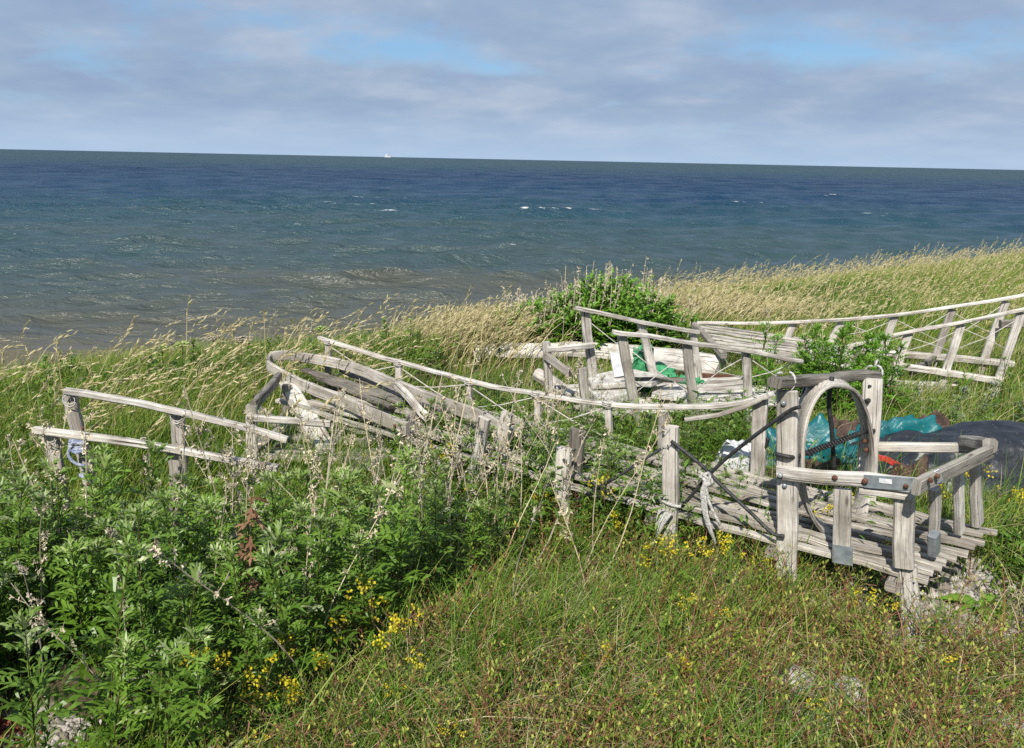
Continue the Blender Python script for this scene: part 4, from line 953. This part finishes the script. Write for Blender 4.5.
# --- tall grass along the bank, blond heads blown to the right
def dens_back(x, y):
    e = edge_d(x, y)
    d = np.clip((e+3.4)*.6, 0, 1)*np.clip(1.2-e*.35, 0, 1)*(.45+.55*np.clip(.5+vnoise(x, y, .8, 9), 0, 1))
    t, s = sledA_ts(x, y)
    d = d*np.where((x > 1.2) & (x < 4) & (y < 6.5), .12, 1)*np.where((x < 1.5) & (x > -.1) & (y < 7.3), .03, 1)*np.where((x <= -.1) & (x > -.7) & (y < 6.3), .1, 1)
    d = d*np.where((x < -.6) & (e < -1.0), .25, 1)
    return d
R3 = Rib()
x, y = sample(78000, (-7.5, 13), (2.6, 17), dens_back, rg)
e = edge_d(x, y); pt = vnoise(x, y, .55, 3); rt = np.clip((x-1)*.35, 0, 1)
hh = (.24+.14*rg.random(len(x))+.07*pt+.02*rt)*np.where(x > -.2, .78, .95)
blades(R3, x, y, hh, rg.uniform(.0045, .0095, len(x)), .8, np.clip(.43+.30*pt+.05*rt+rg.normal(0, .14, len(x)), 0, .86), rg, 4, .6)
# stems with heads
x, y = sample(9500, (-7.5, 13), (2.6, 17), dens_back, rg)
k = rg.random(len(x)) < np.where(x > .8, .48, np.where(x < -.9, .06, .16)); x, y = x[k], y[k]
hh = rg.uniform(.30, .54, len(x))*(1+.16*vnoise(x, y, .9, 1))*np.where(x > 1, .88, .88)
tt = np.clip(.84+rg.normal(0, .10, len(x)), .55, 1); hh = hh*np.where(rg.random(len(x)) < .12, 1.35, 1)
C = blades(R3, x, y, hh, rg.uniform(.003, .0052, len(x)), .85, tt, rg, 6, .9)
seedheads(R3, C, rg, 9, .035, .0075, .90, .30)
# dense blond tuft left of the bush
def dens_tuft(x, y): return np.exp(-(((x+.36)/.40)**2+((y-6.75)/.4)**2))
x, y = sample(3600, (-1.6, 1.3), (5.6, 8), dens_tuft, rg)
C = blades(R3, x, y, rg.uniform(.26, .52, len(x)), rg.uniform(.004, .008, len(x)), .8, rg.uniform(.74, 1, len(x)), rg, 5, .8)
k = rg.random(len(x)) < .25; seedheads(R3, C[k], rg, 8, .04, .008, .93, .3)
def dens_tuft2(x, y): return np.exp(-(((x-2.1)/.85)**2+((y-8.3)/.5)**2))
x, y = sample(2300, (.6, 4), (7, 9.6), dens_tuft2, rg)
C = blades(R3, x, y, rg.uniform(.22, .44, len(x)), rg.uniform(.004, .008, len(x)), .8, rg.uniform(.74, 1, len(x)), rg, 5, .85)
k = rg.random(len(x)) < .3; seedheads(R3, C[k], rg, 8, .04, .008, .93, .3)
x, y = sample(1500, (-3.0, 12), (4.5, 16), lambda x, y: dens_back(x, y)*np.where(x > .6, 1, .3), rg)
C = blades(R3, x, y, rg.uniform(.38, .66, len(x)), rg.uniform(.0028, .0045, len(x)), .75, rg.uniform(.7, 1, len(x)), rg, 6, .95)
seedheads(R3, C, rg, 12, .03, .006, .88, .28)
o = R3.obj('tall_grass', [M['grass']]); tag(o, 'tall windblown blond and green grass along the top of the bank', 'grass', kind='stuff')
# --- straw crossing at the left
R4 = Rib()
def dens_left(x, y): return np.clip(1-np.abs(edge_d(x, y)+.9)*.8, 0, 1)*np.where(x < -1.0, 1, .1)
x, y = sample(340, (-4.4, -.6), (2.9, 6.0), dens_left, rg)
C = blades(R4, x, y, rg.uniform(.42, .80, len(x)), rg.uniform(.003, .0055, len(x)), .75, rg.uniform(.78, 1, len(x)), rg, 7, .8)
seedheads(R4, C, rg, 16, .034, .0075, .93, .28)
o = R4.obj('reed_grass', [M['grass']]); tag(o, 'tall straw coloured grass bent to the right beside the left sled', 'grass', kind='stuff')

# --- red stemmed weeds in front
R5 = Rib()
def dens_red(x, y):
    d = np.clip(.42+.5*vnoise(x, y, 2.0, 12)+.25*np.clip(x, -1, 1.5), .05, 1)
    t, s = sledA_ts(x, y)
    return d*np.where((s > .05), .12, 1)*np.where(mug_d(x, y), .0, 1)*np.clip(1.35-.28*(y-1.5), .2, 1)*(1-.93*bare_at(x, y))
x, y = sample(3300, (-.75, 3.0), (1.4, 3.5), dens_red, rg)
hh = rg.uniform(.15, .34, len(x))
C = blades(R5, x, y, hh, rg.uniform(.0026, .0046, len(x)), .40, rg.uniform(.1, .7, len(x)), rg, 5, .2, 0)
n = len(x)
for i in range(7):   # yellow-green buds near the head, with short side twigs
    f = 1-.45*rg.random(n)**1.3; q = f*4; a = np.minimum(q.astype(int), 3); r = (q-a)[:, None]; idx = np.arange(n)
    P = C[idx, a]*(1-r)+C[idx, a+1]*r; ex = rg.normal(0, 1, (n, 3)); ex[:, 2] = np.abs(ex[:, 2])*.9; ex = unit(ex); L = rg.uniform(.008, .04, n)*(1.3-f)*2.0
    tip_ = P+ex*L[:, None]
    R5.add(np.stack([P, tip_], 1), .0014, unit(np.cross(ex, rg.normal(0, 1, (n, 3)))), rg.uniform(.3, .9, n), 0)
    b = unit(ex+np.array([0, 0, .7])); 
    Cb = tip_[:, None]+b[:, None]*(np.array([-.003, .003, .0085])[None, :, None]*rg.uniform(.7, 1.3, (n, 1, 1)))
    R5.add(Cb, np.array([.003, .0062, .002])[None]*rg.uniform(.7, 1.25, (n, 1)), unit(np.cross(b, rg.normal(0, 1, (n, 3)))), rg.random(n), 1)
o = R5.obj('flowering_weeds', [M['redstem'], M['bud']]); tag(o, 'red stemmed weeds with yellow green buds across the foreground', 'weeds', kind='stuff')

# --- leafy ground cover filling the meadow and the sled beds
R6 = Rib()
def leaflets(rib, x, y, zmax, rg, ln=(.018, .045), wd=(.25, .4), mi=0, tint=(.1, .75), up=.35):
    n = len(x); z = gz(x, y)+zmax*rg.random(n)**1.1
    e = rg.normal(0, 1, (n, 3)); e[:, 2] = e[:, 2]*.5+up; e = unit(e); l = rg.uniform(*ln, n)
    P = np.stack([x, y, z], -1); s = np.array([0, .4, .75, 1.0])
    Cc = P[:, None]+e[:, None]*(l[:, None]*s[None])[..., None]; Cc[..., 2] -= (l[:, None]*.25)*(s[None]**2)
    S = unit(np.cross(e, np.array([0, 0, 1.0])+rg.normal(0, .35, (n, 3))))
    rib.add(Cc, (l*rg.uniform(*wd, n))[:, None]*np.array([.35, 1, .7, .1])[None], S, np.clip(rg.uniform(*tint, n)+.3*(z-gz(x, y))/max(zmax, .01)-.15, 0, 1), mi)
x, y = sample(26000, (-.8, 3.2), (1.4, 3.3), lambda x, y: dens_front(x, y)*np.clip(.35+vnoise(x, y, 2.9, 21), .05, 1), rg)
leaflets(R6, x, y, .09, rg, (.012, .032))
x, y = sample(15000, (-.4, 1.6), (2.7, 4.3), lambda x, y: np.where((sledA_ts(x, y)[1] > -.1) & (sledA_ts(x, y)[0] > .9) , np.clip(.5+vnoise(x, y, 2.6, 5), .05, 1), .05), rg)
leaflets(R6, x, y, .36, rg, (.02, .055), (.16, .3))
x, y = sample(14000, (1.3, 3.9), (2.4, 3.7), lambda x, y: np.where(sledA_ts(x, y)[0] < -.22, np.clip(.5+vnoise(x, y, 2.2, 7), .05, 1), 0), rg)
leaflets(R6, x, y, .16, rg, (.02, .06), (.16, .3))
o = R6.obj('ground_herbs', [M['leaf']]); tag(o, 'small leafy herbs growing low between the grass and through the sled bed', 'herbs', kind='stuff')

# ------------------------------------------------------------------ single plants
def add_leaf(rib, P, az, el, L, rg, mi, tint, lobes=3, lw=.11, droop=.6):
    d = np.array([math.cos(az)*math.cos(el), math.sin(az)*math.cos(el), math.sin(el)]); side = unit(np.array([-math.sin(az), math.cos(az), 0.0]))
    def at(s): return P+d*L*s+np.array([0, 0, -droop*L*s*s*.6])
    Cs, Ws, Ss = [], [], []
    s3 = np.array([0, .5, 1.0])
    Cs.append([at(0), at(.5), at(1)]); Ws.append([lw*L*.35, lw*L, lw*L*.12]); Ss.append(side+rg.normal(0, .25, 3))
    for k in range(lobes):
        s0 = .28+.5*k/max(1, lobes-1) if lobes > 1 else .5
        for sg in (-1, 1):
            b = at(s0+rg.uniform(-.04, .04)); ld = unit(d*(.75)+side*sg*rg.uniform(.5, .8)+np.array([0, 0, rg.uniform(-.15, .25)])); ll = L*(.50-.10*k)*rg.uniform(.8, 1.15)
            Cs.append([b, b+ld*ll*.55, b+ld*ll+np.array([0, 0, -.25*ll])]); Ws.append([lw*L*.4, lw*L*.8, lw*L*.08]); Ss.append(unit(np.cross(ld, np.array([0, 0, 1.0])))+rg.normal(0, .3, 3))
    n = len(Cs); rib.add(np.array(Cs), np.array(Ws), unit(np.array(Ss)), np.clip(np.full(n, tint)+rg.normal(0, .06, n), 0, 1), mi)
def stem_rib(rib, pts, w0, w1, mi, tint):
    pts = np.array(pts)[None]; K = pts.shape[1]; W = np.linspace(w0, w1, K)[None]
    for S in ((1, 0, 0), (0, 1, 0)): rib.add(pts, W, np.array([S], float), np.array([tint]), mi)
def leafy_plant(seed, H=.62, nodes=26, leafL=.12, lean=.08, tipflower=True, lobes=3, lw=.10, tbase=.35):
    rg = np.random.default_rng(seed); rib = Rib()
    la = rg.uniform(0, 6.28); lx, ly = lean*H*math.cos(la), lean*H*math.sin(la)
    def ax(s): return np.array([lx*s*s, ly*s*s, H*s])
    stem_rib(rib, [ax(s) for s in np.linspace(0, 1, 6)], .008, .003, 1, .4)
    for i in range(nodes):
        s = .12+.86*(i/(nodes-1))**.85; az = i*2.4+rg.normal(0, .25); L = leafL*(1.05-.62*s**2)*rg.uniform(.75, 1.2)
        el = math.radians(18+32*s+rg.normal(0, 12))
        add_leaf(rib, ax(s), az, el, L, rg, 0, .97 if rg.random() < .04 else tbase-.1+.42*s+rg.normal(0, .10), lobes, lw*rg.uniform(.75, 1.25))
        if rg.random() < .75: add_leaf(rib, ax(s), az+rg.uniform(.8, 2.4), el+.35, L*.6, rg, 0, tbase+.38*s, max(1, lobes-1), lw)
    if tipflower:   # pale crowded tip
        for k in range(14): add_leaf(rib, ax(1)-np.array([0, 0, .02]), rg.uniform(0, 6.28), rg.uniform(.4, 1.4), leafL*rg.uniform(.25, .5), rg, 0, rg.uniform(.7, .98), 1, .14, .2)
    return rib
def dry_plant(seed, H=.75):
    rg = np.random.default_rng(seed); rib = Rib(); lx, ly = rg.normal(.12, .12)*H, rg.normal(0, .08)*H; k0 = rg.normal(0, .02, 2)
    def ax(s): return np.array([lx*s**1.5+k0[0]*math.sin(5*s), ly*s+k0[1]*math.sin(4*s), H*s])
    stem_rib(rib, [ax(s) for s in np.linspace(0, 1, 8)], .0062, .0026, 0, rg.uniform(.4, .95))
    bare_ = seed % 3 == 0
    for i in range(5 if bare_ else 13):
        s = rg.uniform(.52, 1.0); az = rg.uniform(0, 6.28); L = rg.uniform(.03, .085)*(1.5-s); e = rg.uniform(.5, 1.2)
        d = np.array([math.cos(az)*math.cos(e), math.sin(az)*math.cos(e), math.sin(e)]); b = ax(s)
        stem_rib(rib, [b, b+d*L*.6, b+d*L+np.array([0, 0, .01])], .0025, .0014, 0, .6)
        m = 9; P = b+d*L*rg.uniform(.35, 1, (m, 1)); v = unit(rg.normal(0, 1, (m, 3))); l = rg.uniform(.005, .016, (m, 1))
        rib.add(np.stack([P, P+v*l], 1), rg.uniform(.003, .006, (m, 1)), unit(np.cross(v, rg.normal(0, 1, (m, 3)))), rg.uniform(.25, 1.0, m), 0)
    return rib
def yellow_plant(seed, H=.3):
    rg = np.random.default_rng(seed); rib = Rib(); lx, ly = rg.normal(0, .12, 2)*H
    def ax(s): return np.array([lx*s*s, ly*s*s, H*s])
    stem_rib(rib, [ax(s) for s in np.linspace(0, 1, 5)], .0035, .002, 0, .5)
    for i in range(8): add_leaf(rib, ax(rg.uniform(.05, .7)), rg.uniform(0, 6.28), rg.uniform(.1, .8), .05, rg, 1, rg.uniform(.3, .7), 2, .14)
    for i in range(7):
        s = rg.uniform(.6, .92); az = rg.uniform(0, 6.28); d = np.array([math.cos(az)*.7, math.sin(az)*.7, .75]); L = H*rg.uniform(.08, .24)*(1.3-s)*2; b = ax(s); t_ = b+d*L
        stem_rib(rib, [b, b+d*L*.6, t_], .0018, .0012, 0, .7)
        m = rg.integers(7, 15); P = t_+rg.normal(0, .0075, (m, 3)); v = unit(rg.normal(0, 1, (m, 3))+np.array([0, 0, .8]))
        rib.add(np.stack([P-v*.0028, P+v*.0042], 1), .0058, unit(np.cross(v, rg.normal(0, 1, (m, 3)))), rg.random(m), 2)
    return rib
def umbel_plant(seed, H=.6, r=.06, mi=0):
    rg = np.random.default_rng(seed); rib = Rib(); top = np.array([rg.normal(0, .05), 0, H])
    stem_rib(rib, [top*s for s in np.linspace(0, 1, 4)], .007, .004, 1, .3)
    for i in range(10): add_leaf(rib, top*rg.uniform(.1, .75), rg.uniform(0, 6.28), rg.uniform(.1, .7), .13, rg, 2, rg.uniform(.4, .8), 3, .16)
    for i in range(16):
        a = i*2.4; q = r*math.sqrt(i/15); t_ = top+np.array([q*math.cos(a), q*math.sin(a), .045-.02*(q/r)**2])
        stem_rib(rib, [top, (top+t_)/2, t_], .0018, .0014, 1, .3)
        m = 12; P = t_+rg.normal(0, .009, (m, 3))*np.array([1, 1, .4]); az = rg.uniform(0, 6.28, m); v = np.stack([np.cos(az), np.sin(az), np.full(m, .25)], -1)
        rib.add(np.stack([P-v*.007, P+v*.007], 1), .012, np.stack([-np.sin(az), np.cos(az), np.zeros(m)], -1), rg.random(m), 0)
    return rib
def place(meshes, name, pts, label, cat, group, rg, scale=(.85, 1.15), tilt=.07):
    out = []
    for i, (px_, py_) in enumerate(pts):
        me = meshes[i % len(meshes)]
        o = bpy.data.objects.new(name, me); COL.objects.link(o)
        s = rg.uniform(*scale); o.location = (px_, py_, float(gz(px_, py_))-.01); o.scale = (s, s, s*rg.uniform(.9, 1.1))
        o.rotation_euler = (rg.normal(0, tilt), rg.normal(.03, tilt), rg.uniform(0, 6.28))
        tag(o, label, cat, group); out.append(o)
    return out
def scatter(n, dens, fx, fy, rg, mind):
    pts = []; tries = 0
    while len(pts) < n and tries < 60000:
        tries += 1; x_, y_ = rg.uniform(*fx), rg.uniform(*fy)
        if rg.random() > float(dens(np.array([x_]), np.array([y_]))[0]): continue
        if any((x_-a)**2+(y_-b)**2 < mind*mind for a, b in pts): continue
        pts.append((x_, y_))
    return pts
# mugwort thicket
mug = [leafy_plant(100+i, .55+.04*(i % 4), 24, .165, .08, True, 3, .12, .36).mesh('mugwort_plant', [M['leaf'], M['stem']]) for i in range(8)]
pts = scatter(205, lambda x, y: mug_d(x, y)*np.where(np.hypot(x-_pc[0]+.06, y-_pc[1]+.02) < .25, 0, 1), (-2.9, .2), (1.4, 3.4), rg, .085)
front = [p for p in pts if p[1] < 2.62-.10*max(0, p[0]+.6)*5 or p[0] < -2.2]; back = [p for p in pts if p not in front]
hi = [p for p in back if p[1] < 2.8]; back = [p for p in back if p[1] >= 2.8]
place(mug, 'mugwort_plant', front, 'leafy green mugwort plant in the thick foreground thicket at lower left', 'plant', 'mugwort plants in the foreground thicket', rg, (.72, .98))
place(mug, 'mugwort_plant', back, 'leafy green mugwort plant growing up around the left sled and bow hoop', 'plant', 'mugwort plants around the left sled', rg, (.40, .60))
place(mug, 'mugwort_plant', hi, 'leafy green mugwort plant just in front of the left sled', 'plant', 'mugwort plants before the left sled', rg, (.62, .84))
mm = [leafy_plant(130+i, .42, 20, .105, .1, True, 3, .09, .38).mesh('mugwort_plant', [M['leaf'], M['stem']]) for i in range(4)]
def dens_A(x, y):
    t, s = sledA_ts(x, y); return ((t > .75) & (t < 2.3) & (s > -.06) & (s < .75))*.9
place(mm, 'mugwort_plant', scatter(95, dens_A, (-.6, 1.4), (2.6, 4.6), rg, .075), 'narrow leaved green plant growing through the slats of the front sled', 'plant', 'plants growing through the front sled', rg, (.6, 1.05))
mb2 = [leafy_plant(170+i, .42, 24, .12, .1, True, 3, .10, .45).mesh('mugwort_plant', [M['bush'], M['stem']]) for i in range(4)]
place(mb2, 'mugwort_plant', scatter(30, lambda x, y: np.exp(-((x-2.08)/.26)**2-((y-5.0)/.2)**2), (1.3, 2.6), (4.4, 5.6), rg, .07), 'bright leafy mugwort stem in the clump behind the oval arch', 'plant', 'mugwort clump behind the arch', rg, (1.05, 1.45))
place(mm, 'mugwort_plant', scatter(16, lambda x, y: np.exp(-((x-1.45)/.5)**2-((y-4.35)/.18)**2), (.6, 2.4), (4.0, 4.7), rg, .08), 'low mugwort plant between the loaded sled and the front sled', 'plant', 'mugwort between the two sleds', rg, (.5, .8))
sl = [leafy_plant(150+i, .42, 20, .10, .15, True, 2, .17, .45).mesh('silver_plant', [M['silver'], M['stem']]) for i in range(3)]
place(sl, 'silver_plant', [(2.72, 4.72), (2.95, 4.82), (3.12, 4.7), (3.3, 4.9), (2.6, 4.9), (3.45, 4.75)], 'silvery green leafy plant in front of the splayed sled', 'plant', 'silver leaved plants by the right sled', rg, (.7, 1.0))
place(mm, 'mugwort_plant', scatter(26, lambda x, y: ((x > 2.2) & (x < 4.2) & (y > 4.3) & (y < 5.35))*.8, (2.2, 4.2), (4.3, 5.4), rg, .13), 'green leafy plant in the grass behind the black tarpaulin', 'plant', 'plants behind the black tarpaulin', rg, (.55, .95))
# dry stalks
dry = [dry_plant(200+i, .70+.05*(i % 3)).mesh('dry_stalk', [M['straw']]) for i in range(9)]
def dens_dry(x, y): return np.where(mug_d(x, y), np.clip((y-1.75)*.42, .1, 1)*np.where((x > -1.0), 1.0, .85), 0)+np.exp(-((x+.12)/.5)**2-((y-3.1)/.32)**2)
place(dry, 'dry_stalk', scatter(118, dens_dry, (-2.6, .35), (1.8, 3.6), rg, .05), 'dead grey tan stalk standing in the foreground mugwort', 'dry plant', 'dead stalks in the foreground thicket', rg, (.72, 1.06), .11)
place(dry, 'dry_stalk', scatter(16, lambda x, y: np.exp(-((x-.5)/.25)**2-((y-4.35)/.18)**2), (-.3, 1.3), (3.9, 4.8), rg, .05), 'dead grey stalk bent over beside the loaded sled', 'dry plant', 'dead stalks by the loaded sled', rg, (.5, .75), .3)
place(dry, 'dry_stalk', scatter(8, lambda x, y: np.exp(-((x-1.95)/.2)**2-((y-5.1)/.2)**2), (1.3, 2.6), (4.4, 5.6), rg, .06), 'dead pale stalk rising from the clump behind the arch', 'dry plant', 'dead stalks behind the arch', rg, (.7, .95), .12)
wl = Rib(); r_ = np.random.default_rng(77); hp = [(-.80, 2.27), (-.77, 2.3)]
stem_rib(wl, [np.array([0, 0, .0]), np.array([.01, 0, .3]), np.array([.05, 0, .58])], .006, .003, 0, .4)
for i in range(26): add_leaf(wl, np.array([.05*(q := r_.uniform(.45, 1)), 0, .58*q]), r_.uniform(0, 6.28), r_.uniform(-.6, .6), r_.uniform(.03, .06), r_, 0, r_.uniform(.2, 1), 1, .3)
wo = wl.obj('withered_plant', [M['brownleaf']]); wo.location = (-.83, 2.25, 0.02); tag(wo, 'withered plant with curled pinkish brown leaves amid the green thicket', 'dry plant')
# yellow flowers
yl = [yellow_plant(300+i, .26+.05*(i % 3)).mesh('yellow_wildflower', [M['stem'], M['leaf'], M['yellow']]) for i in range(6)]
place(yl, 'yellow_wildflower', [(-.56, 2.02), (-.49, 2.05), (-.62, 1.95), (-.72, 1.87), (-.78, 1.80), (-.66, 1.84), (-.57, 1.80), (-.83, 1.9), (-.40, 2.16), (-.36, 2.2), (-.3, 1.92), (-.18, 2.05)], 'yellow wildflower at the right foot of the mugwort thicket', 'flower', 'yellow flowers beside the thicket', rg, (.8, 1.1), .12)
place(yl, 'yellow_wildflower', scatter(13, lambda x, y: (np.abs(sledA_ts(x, y)[1]+.16) < .13)*1.0*((sledA_ts(x, y)[0] > -.1) & (sledA_ts(x, y)[0] < 2.0)), (-.4, 1.5), (2.0, 3.4), rg, .06), 'yellow wildflower along the near side of the front sled', 'flower', 'yellow flowers along the front sled', rg, (.7, 1.1), .12)
place(yl, 'yellow_wildflower', scatter(9, lambda x, y: np.exp(-((x-2.15)/.32)**2-((y-3.05)/.22)**2), (1.6, 2.8), (2.6, 3.4), rg, .07), 'yellow wildflower between the boxed sled end and the black tarpaulin', 'flower', 'yellow flowers by the black tarpaulin', rg, (.9, 1.2), .12)
place(yl, 'yellow_wildflower', scatter(5, lambda x, y: ((sledA_ts(x, y)[1] > .05) & (sledA_ts(x, y)[1] < .5) & (sledA_ts(x, y)[0] > .05) & (sledA_ts(x, y)[0] < .6))*1.0, (.8, 1.9), (2.4, 3.3), rg, .10), 'yellow wildflower growing up through the boxed sled end', 'flower', 'yellow flowers inside the sled box', rg, (.8, 1.1), .12)
place(yl, 'yellow_wildflower', scatter(20, lambda x, y: np.where(mug_d(x, y), 0, 1)*np.where(sledA_ts(x, y)[1] > -.3, 0, 1), (-.6, 1.9), (1.55, 2.7), rg, .10), 'small yellow wildflower scattered in the foreground meadow', 'flower', 'yellow flowers in the meadow', rg, (.5, .85), .15)
# umbels on the bank at left
for px_, yy, hh_, lab in (((180, 358), 5.35, .0, 'tallest yellow green umbel plant on the bank behind the left sled'), ((163, 368), 5.2, .0, 'low pale green umbel plant left of the tall umbel'), ((202, 350), 5.7, 0, 'faded umbel plant right of the tall umbel behind the left sled'), ((318, 331), 6.2, 0, 'small umbel plant just behind the head of the long rail'), ((238, 356), 5.5, 0, 'dry brown umbel plant standing against the water left of the bow hoop')):
    p = aty(px_[0], px_[1], yy); H = p[2]-float(gz(p[0], p[1])); seed = int(px_[0])
    mats = [M['straw'] if 'dry' in lab or 'faded' in lab else M['umbel'], M['stem'], M['leaf']]
    o = umbel_plant(seed, max(.3, H-.03), .05).obj('umbel_plant', mats); o.location = (p[0], p[1], float(gz(p[0], p[1]))); tag(o, lab, 'plant')
# bank herbs at left and in the middle
bh = [leafy_plant(330+i, .42, 18, .13, .12, False, 2, .22, .4).mesh('bank_herb', [M['leaf'], M['stem']]) for i in range(4)]
place(bh, 'bank_herb', scatter(74, lambda x, y: np.clip(1-np.abs(edge_d(x, y)+.05)*1.6, 0, 1), (-3.2, .1), (4.4, 7.4), rg, .13), 'green broad leaved herb on the bank edge against the water', 'plant', 'herbs on the bank edge', rg, (.5, .85))
place(bh, 'bank_herb', scatter(14, lambda x, y: ((x < -2.0) & (x > -3.1) & (y > 3.4) & (y < 4.4))*.8, (-3.2, -2), (3.3, 4.5), rg, .14), 'green broad leaved herb in the grass at the far left edge', 'plant', 'herbs at the left edge', rg, (.6, .9))
# the green bush behind the loaded sled
bs = thing('bush', 'dense bright green bush with dead stalks on top behind the loaded sled', 'bush', (0.70, 6.85, float(gz(.70, 6.85))))
rb = Rib(); rs_ = Rib(); r_ = np.random.default_rng(55)
for i in range(150):
    a = r_.uniform(0, 6.28); q = math.sqrt(r_.random()); bx = .72*q*math.cos(a); by = .42*q*math.sin(a)
    H = (.68-.26*q*q)*r_.uniform(.8, 1.12)*np.interp(bx, [-.7, -.2, .25, .55, .75], [.66, .8, 1.06, .9, .62])
    lx, ly = bx*.18+r_.normal(0, .04), by*.18+r_.normal(0, .04)
    def ax(s): return np.array([bx+lx*s, by+ly*s, H*s-.05])
    stem_rib(rb, [ax(s) for s in (0, .5, 1)], .008, .004, 1, .3)
    for k in range(17):
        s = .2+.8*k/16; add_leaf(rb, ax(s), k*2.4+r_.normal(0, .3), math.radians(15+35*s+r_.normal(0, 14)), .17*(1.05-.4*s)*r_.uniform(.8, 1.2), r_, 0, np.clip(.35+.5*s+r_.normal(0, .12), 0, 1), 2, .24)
    if r_.random() < .4:
        for _ in range(2):
            b = ax(.5)+r_.normal(0, .04, 3); t_ = np.array([b[0]+r_.normal(.03, .05), b[1]+r_.normal(0, .04), H+r_.uniform(.02, .20)])
            stem_rib(rs_, [b, (b+t_)/2, t_], .006, .003, 0, r_.uniform(.6, 1))
            m = 14; P = b+(t_-b)*r_.uniform(.55, 1, (m, 1))+r_.normal(0, .008, (m, 3)); v = unit(r_.normal(0, 1, (m, 3))); rs_.add(np.stack([P, P+v*.02], 1), .007, unit(np.cross(v, r_.normal(0, 1, (m, 3)))), r_.uniform(.3, .9, m), 0)
for nm, rr, mats in (('foliage', rb, [M['bush'], M['stem']]), ('dead_stalks', rs_, [M['straw']])):
    o = rr.obj(nm, mats); o.parent = bs
# dock rosette and broad-leaved weeds
def rosette(px_, n, L, mat, label, name, seed, wd=.24, el=(.2, .8)):
    r_ = np.random.default_rng(seed); c = atz(px_[0], px_[1], 0.0); rib = Rib()
    az = np.arange(n)*2.4+r_.normal(0, .2, n); e = r_.uniform(*el, n); l = L*r_.uniform(.7, 1.15, n); s = np.linspace(0, 1, 6)
    d = np.stack([np.cos(az)*np.cos(e), np.sin(az)*np.cos(e), np.sin(e)], -1)
    Cc = d[:, None]*(l[:, None]*s[None])[..., None]; Cc[..., 2] -= (l*.55)[:, None]*s[None]**2
    side = np.stack([-np.sin(az), np.cos(az), np.zeros(n)], -1)
    rib.add(Cc, (l*wd)[:, None]*np.array([.25, .6, .95, 1, .65, .08])[None], side, r_.uniform(.45, .95, n), 0)
    o = rib.obj(name, [M[mat]]); o.location = (c[0], c[1], float(gz(c[0], c[1]))+.01); return tag(o, label, 'plant')
rosette((976, 612), 16, .16, 'bush', 'leaf rosette of a dock on the gravel right of the sled leg', 'dock_plant', 1)
rosette((692, 672), 11, .15, 'silver', 'pale broad leaved weed in the meadow, bottom centre right', 'broad_leaf_weed', 2, .28, (.6, 1.2))
rosette((648, 640), 10, .13, 'bush', 'small green broad leaved weed in the middle of the meadow', 'broad_leaf_weed', 3, .25, (.5, 1.2))
rosette((455, 690), 8, .13, 'silver', 'pale upright leaves at the right edge of the mugwort thicket', 'broad_leaf_weed', 4, .2, (.9, 1.35))
